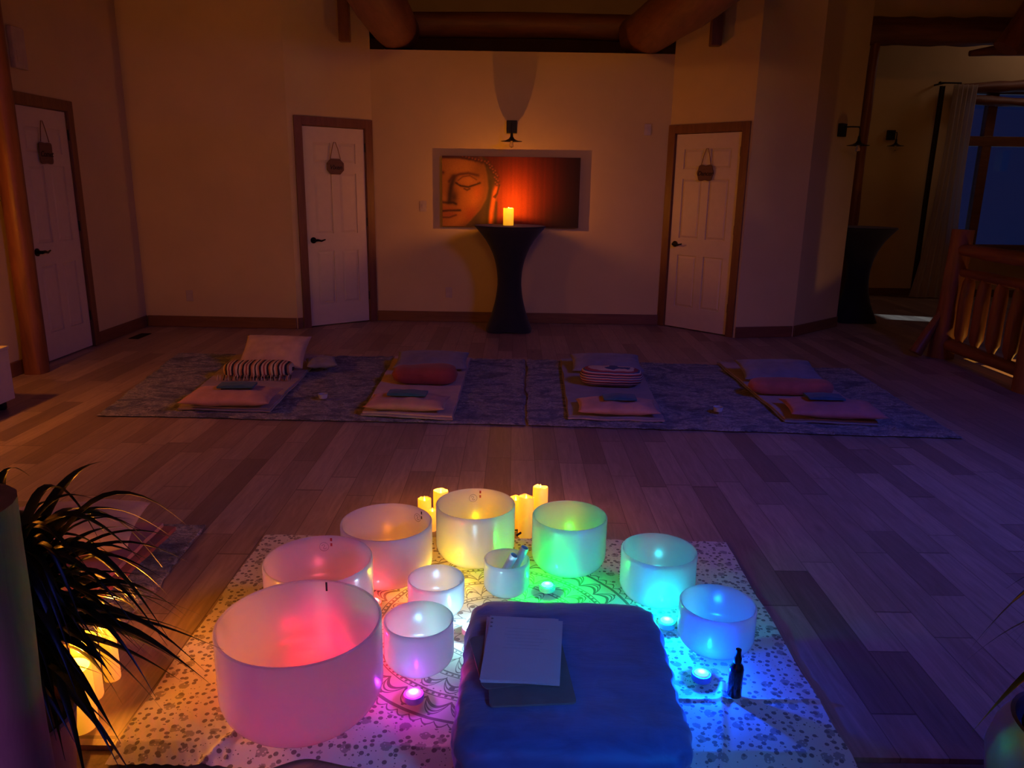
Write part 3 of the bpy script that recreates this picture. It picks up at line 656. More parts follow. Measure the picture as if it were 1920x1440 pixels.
    for q in range(26):
        a = q/25; x = np.interp(a, [0, .45, .75, 1], [.32, .66, .78, .80]); y = np.interp(a, [0, .45, .75, 1], [.015, .09, .25, .40])
        for dy, c in ((0, (.06, .015, .015)), (.012, (.34, .10, .05))):
            lay(blob(x+.02*((q % 3)-1)-(.004 if dy else 0), y-dy, .026 if not dy else .012, .026 if not dy else .012)*.9, c)
    C *= (0.9+0.2*rng.rand(*s.shape))[..., None]
    C = 1.15*np.clip(C, 0, 1)**1.22
    return nx, nz, Wc, Hc, np.clip(C, 0, 1)
nx, nz, Wc, Hc, C = art()
pt = empty('painting', (-0.045, 8.6125, 1.065)); tag(pt, 'wide canvas print of a serene golden statue face on fiery red', 'painting')
me = bpy.data.meshes.new('print'); X, Z = np.meshgrid(np.linspace(-Wc/2, Wc/2, nx+1), np.linspace(Hc, 0, nz+1))
co = np.stack([X, np.full_like(X, -0.0602), Z], -1).reshape(-1, 3); w_ = nx+1
fc = [(j*w_+i, (j+1)*w_+i, (j+1)*w_+i+1, j*w_+i+1) for j in range(nz) for i in range(nx)]
me.from_pydata(co.tolist(), [], fc); ca = me.color_attributes.new('print', 'FLOAT_COLOR', 'POINT')
ca.data.foreach_set('color', np.concatenate([C.reshape(-1, 3), np.ones((len(co), 1))], 1).ravel().astype('f'))
t = NT('canvas_print'); at = t.new('ShaderNodeAttribute', attribute_name='print'); t.col(at.outputs['Color']); t.rough(0.75); t.bump(t.noise(t.tc(), 300, 2), .2, .002)
me.materials.append(t.m); po = bpy.data.objects.new('print', me); COL.objects.link(po); po.parent = pt
MB().box(-Wc/2, Wc/2, -0.060, -0.003, 0, Hc).build('stretched_canvas', simple('canvas_edge', (0.14, 0.025, 0.03), .8), pt)

# ------------------------------------------------------------------ sconces, outlets, small wall things
def sconce(x, y, z, rz, label, armx=0.0):
    r = empty('wall_sconce', (x, y, z), rz); tag(r, label, 'wall lamp', 'black wall sconces')
    MB().box(-.055, .055, -.05, -.001, -.02, .11).build('back_plate', M['blackmetal'], r, bevel=.004)
    MB().tube([(armx*.2, -.05, .075), (armx*.6, -.12, .075), (armx, -.20, .07), (armx, -.21, .04), (armx, -.21, -.03)], .007, 8).build('arm', M['blackmetal'], r, smooth=True)
    MB().lathe([(.012, 0.0), (.016, -.045), (.03, -.065), (.062, -.082), (.11, -.09), (.11, -.093), (.06, -.086), (.02, -.07), (.0, -.05)], 36, (armx, -.21, -.02)).build('shade', M['blackmetal'], r, smooth=True)
    MB().lathe([(0, -.075), (.012, -.08), (.014, -.10), (.024, -.125), (.022, -.145), (0, -.158)], 20, (armx, -.21, -.02)).build('bulb', M['bulb'], r, smooth=True)
tb = NT('clear_bulb'); tb.col((.9, .8, .6)); tb.rough(.05); tb.p.inputs['Transmission Weight'].default_value = .9; tb.bump(tb.noise(tb.tc(), 5), .01); M['bulb'] = tb.m
sconce(-0.045, 8.61, 2.06, 0, 'black gooseneck wall sconce above the painting')
A6, L6, rz6 = frame_of(6)
sconce(A6.x+cos(rz6)*.545, A6.y+sin(rz6)*.545, 2.065, rz6, 'black gooseneck wall sconce at the edge of the side room opening')
sconce(5.32, FY-.001, 2.235, 0, 'black gooseneck wall sconce on the far wall left of the curtain')
def plate(x, y, z, rz, label, switch=False):
    r = empty('wall_plate', (x, y, z), rz); tag(r, label, 'switch plate' if switch else 'power outlet')
    MB().box(-.036, .036, -.007, -.001, -.058, .058).build('cover', M['plastic'], r, bevel=.002)
    if switch: MB().box(-.008, .008, -.014, -.007, -.018, .018).build('toggle', M['plastic'], r)
    else:
        for zz in (-.024, .024): MB().box(-.015, .015, -.009, -.007, zz-.014, zz+.014).build('socket', M['plastic'], r, bevel=.002)
plate(-.725, 8.612, .33, 0, 'ivory power outlet low on the back wall left of the table')
plate(-3.40, 8.041, .33, frame_of(1)[2], 'ivory power outlet low on the wall left of the Vixen door')
plate(-1.0, 8.611, 1.27, 0, 'ivory switch plate on the back wall left of the painting', True)
plate(1.40, 8.614, 2.10, 0, 'small ivory plate high on the back wall right of the painting', True)
r = empty('door_chime', (-3.88, 6.38, 2.47), pi/2); tag(r, 'pale rectangular chime box high on the left wall above the door', 'door chime')
MB().box(-.08, .08, -.04, -.001, -.15, .15).build('housing', M['plastic'], r, bevel=.005)
MB().box(-.05, .05, -.043, -.04, -.10, -.02).build('grille', M['plastic'], r)
r = empty('floor_vent', (-3.69, 7.48, 0), radians(90)); tag(r, 'dark floor register near the left rear corner', 'floor vent')
v = MB(); v.box(-.14, .14, -.05, .05, .0005, .004); v.build('backing', M['blackmetal'], r)
v = MB()
for k in range(14): v.box(-.13+k*.019, -.121+k*.019, -.045, .045, .004, .008)
v.build('louvres', M['bronze'], r)

# ------------------------------------------------------------------ white cabinet at left edge
cb = empty('cabinet', (-3.62, 4.72, 0)); tag(cb, 'low white cabinet on casters cut off by the left edge', 'cabinet')
CZ = 0.42
MB().box(-.27, .27, -.5, .27, .06, CZ-.02).build('body', M['cabinet'], cb, bevel=.004)
MB().box(-.275, .275, -.505, .275, CZ-.02, CZ).build('top', M['cabinet'], cb, bevel=.003)
for sy in (-.42, .2): MB().lathe([(0, 0), (.022, 0), (.028, .01), (.028, .045), (0, .06)], 14, (.22, sy, 0.0005)).build('caster', M['blackmetal'], cb, smooth=True)

# ------------------------------------------------------------------ rugs and mats
def rug(name, q, label, nu, nv, th=0.020, seed=0):
    FL, FR, BR, BL = [Vector(p) for p in q]; c = (FL+FR+BR+BL)/4
    def fn(u, v):
        uu = min(max(u, 0), 1); a = FL.lerp(FR, uu); b = BL.lerp(BR, uu); p = a.lerp(b, v)
        e = min(u, 1-u, v, 1-v)
        wv = 0.02*vn(p.x*4, p.y*4, seed)+0.012*vn(p.x*17, p.y*17, seed); cd_ = (p-c).normalized()*wv if e < .001 else Vector((0, 0))
        z = th*(0.75+0.35*vn(p.x*9, p.y*9, seed)+0.3*vn(p.x*37, p.y*37, seed)); z = max(z, 0.01)
        if e < 1e-6: z = 0.008
        return (p.x+cd_.x-c.x, p.y+cd_.y-c.y, z)
    mb = MB().grid(fn, nu, nv, None)
    o = mb.build(name, M['rug'], smooth=True, loc=(c.x, c.y, 0.0)); tag(o, label, 'rug')
    return o
rug('shag_rug', [(-2.70, 4.80), (0.085, 4.735), (0.11, 6.66), (-2.98, 6.69)], 'mottled grey shag rug under the two left mats', 260, 180, seed=1)
rug('shag_rug', [(0.10, 4.735), (2.84, 4.60), (2.93, 6.50), (0.125, 6.66)], 'mottled grey shag rug under the two right mats', 260, 180, seed=4)
rug('shag_rug', [(-3.0, 2.25), (-1.32, 2.28), (-1.35, 3.17), (-3.0, 3.17)], 'small grey shag rug corner behind the left plant', 150, 90, seed=9)
def lerp2(q, u, v):
    FL, FR, BR, BL = [Vector(p) for p in q]; return FL.lerp(FR, u).lerp(BL.lerp(BR, u), v)
def mat_(q, label, matk, z0=0.022, seed=0, layers=2):
    c = lerp2(q, .5, .5); r = empty('floor_mat', (c.x, c.y, 0)); tag(r, label, 'mat', 'mats laid out on the shag rugs')
    for L in range(layers):
        ins = 0.012*L; zt = z0+0.011*(L+1)
        def fn(u, v, L=L):
            p = lerp2(q, ins+(1-2*ins)*u, ins+(1-2*ins)*v*(1 if L == 0 else .985)); return (p.x-c.x+.008*vn(v*7, u*3, seed+L), p.y-c.y+.01*vn(u*6, v, seed+L), zt+.008*vn(p.x*5, p.y*4, seed))
        MB().grid(fn, 30, 50, .010).build('pad' if L == 0 else 'cover_sheet', M[matk[L]], r, smooth=True)
    return r
Q1 = [(-2.22, 4.90), (-1.60, 4.88), (-1.66, 6.62), (-2.42, 6.62)]; Q2 = [(-.99, 4.84), (-.38, 4.76), (-.36, 6.60), (-1.03, 6.60)]
Q3 = [(.37, 4.83), (1.0, 4.80), (1.09, 6.60), (.42, 6.60)]; Q4 = [(1.80, 4.85), (2.40, 4.80), (2.50, 6.58), (1.79, 6.58)]
mat_(Q1, 'beige folded mat at the far left with the striped blanket', ('matmat', 'matmat'), seed=1)
mat_(Q2, 'beige folded mat with the brick red blanket', ('matmat', 'cream'), seed=2)
mat_(Q3, 'pale folded mat with the round striped bundle', ('matmat', 'grey'), seed=3)
mat_(Q4, 'pale folded mat at the far right with the salmon bolster', ('grey', 'matmat'), seed=4)
def pillow_mesh(wd, dp, h, seed=0, n=26, pinch=.10, flatbot=True):
    def edge(u, v, s):
        a, b = 2*u-1, 2*v-1
        k = max(0, (1-abs(a)**2.6))**.5*max(0, (1-abs(b)**2.6))**.5
        x = a*wd/2*(1-pinch*(1-abs(b)**2)*abs(a)**3*0.6); y = b*dp/2*(1-pinch*(1-abs(a)**2)*abs(b)**3*0.6)
        wr_ = .012*vn(a*3+seed, b*3, s)*k; z = (h/2)*k*s
        if s < 0 and flatbot: z *= .8
        return (x, y, z+wr_)
    mb = MB(); top = [edge(i/n, j/n, 1) for j in range(n+1) for i in range(n+1)]; bot = [edge(i/n, j/n, -1) for j in range(n+1) for i in range(n+1)]
    W_ = n+1; q = [(j*W_+i, j*W_+i+1, (j+1)*W_+i+1, (j+1)*W_+i) for j in range(n) for i in range(n)]
    mb.add(top, q); mb.add(bot, [tuple(reversed(f_)) for f_ in q]); return mb
def pillow(x, y, z, wd, dp, h, rz, mat, label, rx=0, cat='pillow', name='pillow', seed=0, group=None):
    o = pillow_mesh(wd, dp, h, seed).build(name, M[mat], smooth=True)
    bm = bmesh.new(); bm.from_mesh(o.data); bmesh.ops.remove_doubles(bm, verts=bm.verts, dist=1e-4); bm.to_mesh(o.data); bm.free()
    o.location = (x, y, z); o.rotation_euler = (rx, 0, rz); tag(o, label, cat, group); return o
GP = 'head pillows at the near ends of the mats'
pillow(-1.90, 5.03, .090, .60, .38, .105, .03, 'peach', 'plump peach pillow on the near end of the leftmost mat', group=GP, seed=1)
pillow(-.70, 4.98, .082, .54, .32, .09, -.05, 'peach', 'flat peach pillow on the mat with the brick red blanket', group=GP, seed=2)
pillow(.705, 4.96, .082, .54, .32, .09, -.02, 'peach', 'flat peach pillow on the mat with the round striped bundle', group=GP, seed=3)
pillow(2.15, 4.97, .088, .62, .38, .10, -.10, 'rose', 'rose pillow on the near end of the rightmost mat', group=GP, seed=4)
def eye_cloth(x, y, z, rz, label, wd=.24, dp=.12):
    r = empty('eye_pillow', (x, y, z), rz); tag(r, label, 'eye pillow', 'teal eye pillows lying on the head pillows')
    def fn(u, v): return ((u-.5)*wd, (v-.5)*dp, .012+.008*sin(pi*u)*sin(pi*v)-.012*abs(u-.5)+.004*vn(u*4, v*4, x))
    MB().grid(fn, 16, 8, .014).build('cotton_sleeve', M['teal'], r, smooth=True)
    MB().grid(lambda u, v: ((u-.5)*wd*.98, (v-.5)*.03-dp*.47, .004), 8, 2, .008).build('folded_hem', M['teal'], r, smooth=True)
eye_cloth(-1.87, 5.06, .158, .08, 'teal eye pillow on the plump peach pillow at far left')
eye_cloth(-.70, 4.99, .141, -.05, 'teal eye pillow on the pillow of the mat with the brick red blanket', .26, .11)
eye_cloth(.72, 4.97, .141, 0, 'teal eye pillow on the pillow of the mat with the round striped bundle', .22, .12)
eye_cloth(2.11, 5.02, .154, -.04, 'teal eye pillow on the rose pillow at far right', .24, .13)
pillow(-1.93, 6.10, .170, .54, .34, .12, -.06, 'cream', 'cream pillow propped up behind the striped folded blanket', rx=radians(38), seed=5)
pillow(-1.56, 6.12, .082, .24, .30, .08, .3, 'grey', 'low grey cushion right of the propped cream pillow', seed=6, cat='cushion', name='cushion')
pillow(-.66, 6.16, .105, .60, .36, .10, 0, 'grey', 'grey cushion lying behind the brick red blanket', rx=radians(9), seed=7, cat='cushion', name='cushion')
pillow(.77, 6.16, .105, .58, .36, .10, 0, 'grey', 'grey cushion lying behind the round striped bundle', rx=radians(9), seed=8, cat='cushion', name='cushion')
pillow(2.12, 5.98, .110, .62, .36, .10, 0, 'grey', 'grey cushion lying behind the salmon bolster', rx=radians(12), seed=9, cat='cushion', name='cushion')
def roll_(x, y, z, ln, ry, rz_, rz, mat, label, seed, cat='blanket', name='rolled_blanket', taper=.0, parts=True):
    r = empty(name, (x, y, z), rz); tag(r, label, cat)
    mb = MB(); n = 28; m = 24; vs = []; fs = []
    for i in range(m+1):
        u = i/m; a0 = (u-.5)*ln; e = (1-abs(2*u-1)**6)**.5*(1-taper*u)*(.96+.1*vn(u*5, seed)); e = max(e, .02)
        for k in range(n):
            a = 2*pi*k/n; sq = (abs(cos(a))**3+abs(sin(a))**3)**(-1/3); wob = 1+.07*vn(cos(a)*2, sin(a)*2, u*4+seed)
            vs.append((a0, ry*cos(a)*sq*e*wob, max(-rz_+.0, rz_*sin(a)*sq*e*wob)))
    for i in range(m):
        for k in range(n): fs.append((i*n+k, i*n+(k+1) % n, (i+1)*n+(k+1) % n, (i+1)*n+k))
    fs.append(tuple(range(n-1, -1, -1))); fs.append(tuple(range(m*n, (m+1)*n)))
    mb.add(vs, fs); mb.build('blanket_roll', M[mat], r, smooth=True)
    return r
r = roll_(-1.95, 5.76, .108, .54, .12, .060, .05, 'stripe1', 'cream, black and orange striped folded blanket on the leftmost mat', 1, name='folded_blanket')
fr = MB()
for k in range(34): fr.tube([(-.27+k*.0164, -.135+.004*sin(k), -.02), (-.27+k*.0164+.004*sin(k*2.1), -.150, -.035), (-.27+k*.0164+.006*sin(k*1.3), -.160, -.056)], .0035, 5)
fr.build('fringe', M['stripe1'], r, smooth=True)
roll_(-.66, 5.66, .110, .50, .12, .062, .08, 'red', 'brick red folded blanket on the second mat from left', 4, name='folded_blanket', taper=-.25)
roll_(.75, 5.66, .118, .48, .12, .070, -.10, 'stripe2', 'round red and blue striped blanket bundle on the pale mat', 6, name='blanket_bundle')
roll_(2.05, 5.48, .105, .62, .10, .058, -.06, 'rust', 'salmon rolled bolster on the rightmost mat', 8, cat='bolster', name='bolster')
# small props on the left foreground rug
q = [(-2.4, 2.45), (-1.46, 2.48), (-1.44, 3.05), (-2.4, 3.05)]
c = lerp2(q, .5, .5); rr = empty('floor_mat', (c.x, c.y, 0)); tag(rr, 'rust-edged folded mat on the small rug behind the left plant', 'mat')
MB().grid(lambda u, v: (lerp2(q, u, v).x-c.x, lerp2(q, u, v).y-c.y, .056+.006*vn(u*5, v*5)), 20, 20, .018).build('pad', M['red'], rr, smooth=True)
MB().grid(lambda u, v: ((u-.5)*.90-.005, (v-.5)*.54, .080+.006*vn(u*5, v*5, 2)+.004*(u > .96)), 20, 20, .018).build('cover_sheet', M['rose'], rr, smooth=True)
pillow(-1.78, 2.80, .15, .58, .44, .15, .25, 'cream', 'cream pillow on the small rug seen through the plant leaves', seed=12)
for x, y, lab in ((-1.33, 5.22, 'tiny unlit tealight holder on the rug between the two left mats'), (1.41, 5.05, 'tiny unlit tealight holder on the rug between the two right mats')):
    r = empty('tealight_holder', (x, y, .032)); tag(r, lab, 'tealight holder')
    MB().lathe([(.028, 0), (.034, .03), (.030, .03), (.025, .005), (0, .005)], 20).build('glass_cup', M['paper'], r, smooth=True)
    MB().lathe([(0, .006), (.022, .006), (.022, .018), (0, .018)], 16).build('wax', M['cream'], r, smooth=True)

# ------------------------------------------------------------------ tapestry cloth
CX, CY = -.045, 2.40
def cloth_fn(u, v):
    x = -1.068+2.015*u; y = 1.725+1.365*v
    x += .012*vn(y*5, 1.3)*(1 if .02 < u < .98 else .8); yw = 0
    if v < .2: yw = (1-v/.2)*(.014*vn(x*2.5, 4.)+.03*math.exp(-((x+.53)/.09)**2)-.018*math.exp(-((x+.66)/.06)**2))
    y += yw+.012*vn(x*3, 7.7)*(v > .8)
    w1 = .0045*abs(vn(x*4, y*4, .4))+.003*abs(vn(x*14, y*8, 2))
    w1 += .008*math.exp(-((x-.62-.25*(y-1.9))/.012)**2)*(y < 2.1)+.006*math.exp(-((y-2.0-.02*x)/.006)**2)*(x > .3)
    w1 += .010*math.exp(-((x+.80-.5*(y-1.75))/.012)**2)*(y < 2.05)*(x < -.6)
    if x < -.75 and y < 1.98: w1 += .006*abs(sin((x*1.0+y*.55)*95))*(1-(y-1.7)/.28)
    z = .0035+w1
    if y < 1.80:
        z = max(-.0095, z-(1.80-y)*.22)
        z += .006*abs(vn(x*6, 3.3))
    return (x-CX, y-CY, z)
o = MB().grid(cloth_fn, 340, 240, None).build('tapestry', M['cloth'], smooth=True, loc=(CX, CY, 0)); tag(o, 'cream cotton mandala tapestry spread on the floor beneath the bowls', 'tapestry')

# ------------------------------------------------------------------ singing bowls
ZB = 0.0125
def singing_bowl(name, x, y, r, h, label, logo=None, tick=None, tcol='red', wall=.0075):
    rb, c_ = .38*r, .5*r
    def outer(rr, cc, rbb, z0):
        L = [(0.0, z0)]
        for k in range(0, 13):
            a = pi/2*k/12; L.append((rbb+(rr-rbb)*sin(a), z0+cc*(1-cos(a))))
        for k in range(1, 7): L.append((rr, z0+cc+(h-z0-cc)*k/6))
        return L
    po = outer(r, c_, rb, 0.0); pi_ = outer(r-wall, c_-wall*.6, rb*.97, wall)
    prof = po[:-1]+[(r, h-.003), (r-wall*.3, h), (r-wall*.7, h), (r-wall, h-.003)]+list(reversed(pi_[:-1]))
    root = empty('singing_bowl', (x, y, ZB)); tag(root, label, 'singing bowl', 'frosted crystal singing bowls')
    n = 96; mb = MB(); mb.lathe([(max(a, 1e-5), b) for a, b in prof], n); mb.f = [q for q in mb.f if len(q) == 4]
    mb.build('bowl_shell', M['quartz'], root, smooth=True)
    def onwall(cosx, z, s, polys, nm, mat):
        b = math.acos(cosx); R = r-wall-.0008; q = MB()
        for poly in polys:
            vs = []
            for du, dz in poly:
                a = b-du/R; vs.append((R*cos(a), R*sin(a), z+dz))
            vs2 = [(v_[0]*(1-.0006/R), v_[1]*(1-.0006/R), v_[2]) for v_ in vs]; k = len(vs)
            q.add(vs+vs2, [tuple(range(k)), tuple(range(2*k-1, k-1, -1))]+[(i, (i+1) % k, k+(i+1) % k, k+i) for i in range(k)])
        q.build(nm, mat, root)
    if logo is not None:
        R1 = .0175 if r > .15 else .012; polys = []
        def arc(cu, cz, ra, rb_, a0, a1, nn):
            for i in range(nn):
                t0, t1 = a0+(a1-a0)*i/nn, a0+(a1-a0)*(i+1)/nn
                polys.append([(cu+ra*cos(t0), cz+ra*sin(t0)), (cu+rb_*cos(t0), cz+rb_*sin(t0)), (cu+rb_*cos(t1), cz+rb_*sin(t1)), (cu+ra*cos(t1), cz+ra*sin(t1))])
        arc(0, 0, R1*.88, R1, 0, 2*pi, 30); arc(-R1*.15, R1*.2, R1*.22, R1*.36, -.3*pi, pi, 8); arc(R1*.15, -R1*.2, R1*.22, R1*.36, .7*pi, 2*pi, 8)
        onwall(logo, h-.042, 0, polys, 'etched_emblem', M['etch'])
    if tick is not None:
        if tcol == 'bar': onwall(tick, h-.004, 0, [[(-.003, -.030), (.003, -.030), (.003, 0), (-.003, 0)]], 'note_mark', M['tick_dark'])
        else: onwall(tick, h-.014, 0, [[(-.0035, -.006), (.0035, -.006), (.0035, .006), (-.0035, .006)], [(-.0035, -.026), (.0035, -.026), (.0035, -.014), (-.0035, -.014)]], 'note_mark', M['tick_red' if tcol == 'red' else 'tick_dark'])
    return root
M['etch'] = simple('etched_grey', (.42, .40, .42), .9, bump=0); M['tick_dark'] = simple('tick_dark', (.02, .02, .02), .8, bump=0); M['tick_red'] = simple('tick_red', (.35, .03, .03), .8, bump=0)
singing_bowl('b', -.585, 1.918, .228, .303, 'largest frosted bowl at the front left, glowing red inside', None, .11, 'bar', .009)
singing_bowl('b', -.655, 2.400, .184, .240, 'pink-lit frosted bowl directly behind the largest bowl', -.13, .02)
singing_bowl('b', -.472, 2.715, .174, .238, 'orange-lit frosted bowl left of the yellow bowl', .62, .73, 'dark')
singing_bowl('b', -.139, 2.885, .160, .245, 'yellow-lit frosted bowl at the back in front of the candles', -.12, .08)
singing_bowl('b', .237, 2.818, .148, .230, 'large green-lit frosted bowl right of the yellow bowl')
singing_bowl('b', -.009, 2.622, .086, .138, 'smallest green-lit frosted bowl holding two mallets')
singing_bowl('b', .553, 2.598, .139, .198, 'cyan-lit frosted bowl at the right')
singing_bowl('b', .692, 2.282, .125, .166, 'deep blue-lit frosted bowl at the far right')
singing_bowl('b', -.259, 2.475, .101, .135, 'small white-lit frosted bowl behind the lavender one', .93)
singing_bowl('b', -.281, 2.152, .110, .168, 'small lavender-lit frosted bowl beside the violet puck light')

# mallets in the smallest bowl
def mallet(b, t_, label, r=.0155):
    b, t_ = Vector(b), Vector(t_); d = (t_-b).normalized()
    root = empty('mallet', b); root.rotation_euler = d.to_track_quat('Z', 'Y').to_euler(); tag(root, label, 'mallet'); L = (t_-b).length
    MB().lathe([(r*.9, 0), (r, .004), (r, L), (r*.82, L), (r*.82, L-.02), (0.0001, L-.02)], 24).build('tube_handle', M['acrylic'], root, smooth=True)
    MB().lathe([(0, L-.019), (r*.8, L-.019), (r*.8, L-.012), (0, L-.012)], 24).build('end_plug', M['suede'], root, smooth=True)
mallet((-.055, 2.60, .03), (.018, 2.588, .182), 'nearer pale tube mallet standing in the smallest bowl')
mallet((-.01, 2.640, .03), (.058, 2.635, .190), 'farther pale tube mallet standing in the smallest bowl')

# ------------------------------------------------------------------ puck lights
PUCKS = [  # x, y, color, power, label
    (-.278, 1.985, (.50, .02, 1.0), .7, 'violet puck light in front of the lavender bowl'),
    (.146, 2.640, (.0, 1.0, .02), 6.5, 'green puck light in front of the large green bowl'),
    (.556, 2.405, (.0, .80, .95), 5.0, 'cyan puck light in front of the cyan bowl'),
    (.607, 2.105, (.0, .05, 1.0), 14, 'blue puck light in front of the deep blue bowl'),
    (-.570, 2.168, (1.0, .0, .06), 9.0, 'red puck light hidden between the two front left bowls'),
    (-.490, 2.500, (1.0, .03, .05), 1.6, 'red puck light hidden between the pink and orange bowls'),
    (-.262, 2.665, (1.0, .62, .0), 3.0, 'yellow puck light hidden behind the small white bowl'),
    (-.128, 2.345, (.36, .78, 1.0), 3.0, 'white puck light hidden right of the small white bowl'),
]
PUCKS = [(*q, .0125) for q in PUCKS]
PUCKS += [   # unseen pucks added on the bowl bottoms to make the bowls glow
    (-.472, 2.700, (1.0, .22, .02), .6, 'orange puck light added unseen inside the orange-lit bowl', .0212),
    (-.655, 2.400, (1.0, .08, .16), .45, 'pink puck light added unseen inside the pink-lit bowl', .0212),
    (-.572, 1.95, (1.0, .0, .05), .75, 'rose puck light added unseen inside the largest bowl', .0235),
    (-.139, 2.875, (1.0, .66, .0), 1.3, 'yellow puck light added unseen inside the yellow-lit bowl', .0212),
    (.237, 2.810, (.0, 1.0, .05), 1.6, 'green puck light added unseen inside the large green-lit bowl', .0212),
    (.553, 2.590, (.0, .78, 1.0), .75, 'cyan puck light added unseen inside the cyan-lit bowl', .0212),
    (.692, 2.275, (.0, .14, 1.0), 1.9, 'blue puck light added unseen inside the deep blue-lit bowl', .0212),
    (-.259, 2.475, (.30, .60, 1.0), .5, 'cool white puck light added unseen inside the small white-lit bowl', .0212),
    (-.281, 2.152, (.24, .62, 1.0), .7, 'cool white puck light added unseen inside the lavender-lit bowl', .0212)]
for x, y, c, p, lab, pz in PUCKS:
    r = empty('puck_light', (x, y, pz)); tag(r, lab, 'puck light', 'round battery puck lights among the bowls')
    tp = NT('puck_plastic'); tp.col(tuple(.25+.6*q for q in c)); tp.rough(.4); tp.bump(tp.noise(tp.tc(), 50), .05)
    MB().lathe([(0, 0), (.029, 0), (.031, .004), (.031, .017), (.029, .021), (.024, .022), (.0001, .022)], 32).build('housing', tp.m, r, smooth=True)
    te = NT('puck_lens'); te.col((.9, .9, .9)); te.rough(.3); te.p.inputs['Emission Color'].default_value = (*[min(1, q*.8+.10) for q in c], 1)
    sp = te.new('ShaderNodeSeparateXYZ'); te.link(te.tc(), sp.inputs[0])
    rr = te.M('SQRT', te.M('ADD', te.M('MULTIPLY', sp.outputs[0], sp.outputs[0]), te.M('MULTIPLY', sp.outputs[1], sp.outputs[1])))
    te.link(te.M('MULTIPLY_ADD', te.M('MAXIMUM', te.M('MULTIPLY_ADD', rr, -70.0, 1.0), 0.0), 14.0, 1.6), te.p.inputs['Emission Strength'])
    MB().lathe([(.0235, .022), (.021, .025), (.014, .0275), (.0001, .0285)], 32).build('lens', te.m, r, smooth=True)
    L = lamp('puck_lamp', (x, y, pz+.040), c, p, .006)

# ------------------------------------------------------------------ candles
def candle(x, y, z, r, h, label, k=1.5, power=0.0, group=None, col=(1.0, .36, .01), tilt=0, name='led_candle'):
    root = empty(name, (x, y, z)); tag(root, label, 'candle', group)
    mb = MB(); n = 36
    prof = [(r*.95, 0), (r, .004), (r, h*.5), (r, h-.004), (r*.93, h), (r*.82, h-.003), (r*.75, h-.02), (.0001, h-.026)]
    vs = []; fs = []
    for i, (rr, zz) in enumerate(prof):
        for q in range(n):
            a = 2*pi*q/n; w_ = 1+.012*vn(cos(a)*2+x*9, sin(a)*2, zz*20)
            dz = (.006*vn(cos(a)*1.4+x*7, sin(a)*1.4)+.18*tilt*rr*cos(a+2)) if 3 <= i <= 6 else 0
            vs.append((rr*cos(a)*w_, rr*sin(a)*w_, zz+dz))
        if i:
            for q in range(n): fs.append(((i-1)*n+q, (i-1)*n+(q+1) % n, i*n+(q+1) % n, i*n+q))
    fs.append(tuple(range(n-1, -1, -1))); mb.add(vs, fs)
    t = NT('glowing_wax'); t.col((.8, .55, .25)); t.rough(.5); t.p.inputs['Emission Color'].default_value = (*col, 1)
    sp = t.new('ShaderNodeSeparateXYZ'); t.link(t.tc(), sp.inputs[0])
    nz_ = t.noise(t.tc(), 25, 3)
    t.link(t.M('MULTIPLY', t.M('MULTIPLY_ADD', t.M('POWER', t.M('DIVIDE', sp.outputs[2], h), 1.5), .65*k, .35*k), t.M('MULTIPLY_ADD', nz_, .5, .75)), t.p.inputs['Emission Strength'])
    mb.build('wax_body', t.m, root, smooth=True)
    MB().lathe([(0, h-.024), (.004, h-.018), (.0045, h-.008), (.0025, h+.002), (0, h+.012)], 12).build('led_flame', M['flame'], root, smooth=True)
    if power: lamp('candle_lamp', (x, y, z+h+.02), AMBER, power, .006)
    return root
M['flame'] = emis('candle_flame', (1.0, .55, .10), 6.0)
CG = 'amber LED candles standing behind the yellow bowl'
candle(-.385, 3.215, .0, .030, .135, 'shorter amber candle at the left end behind the yellow bowl', 1.5, 0, CG, tilt=.3)
candle(-.315, 3.250, .0, .034, .160, 'taller amber candle just left of the yellow bowl', 1.5, 4.5, CG, tilt=.5)
candle(-.345, 3.170, .0, .016, .100, 'thin low amber candle between the two left ones', 1.5, 0, CG)
candle(.070, 3.125, .0, .033, .190, 'nearest amber candle right of the yellow bowl', 1.3, 0, CG, tilt=.6)
candle(.135, 3.215, .0, .034, .200, 'farthest tall amber candle right of the yellow bowl', 1.5, 3.5, CG, tilt=.9)
candle(.025, 3.200, .0, .030, .150, 'low amber candle half hidden behind the yellow bowl', 1.5, 0, CG)
candle(-.065, 8.17, 1.1005, .054, .175, 'lit amber pillar candle on the black cocktail table', 2.3, 15.0, None, (1, .40, .01))
LG = 'white candles glowing amber beside the left planter'
candle(-1.205, 1.862, .0, .046, .190, 'nearest fat candle beside the left planter', 1.6, 8.0, LG, (1, .38, .01))
candle(-1.245, 1.990, .0, .036, .200, 'tall candle behind the fat one beside the planter', 1.5, 0, LG, (1, .38, .01))
candle(-1.225, 2.08, .0, .024, .185, 'slim candle farthest right beside the planter', 1.4, 5.0, LG, (1, .38, .01))
# black power lead between the candles
o = MB().tube([(.03, 3.09, .02), (.05, 3.10, .03), (.045, 3.14, .02), (.03, 3.17, .008), (-.02, 3.2, .006)], .005, 8).build('black_cable', M['blackmetal'], smooth=True); tag(o, 'short black cable at the foot of the right candles', 'cable')

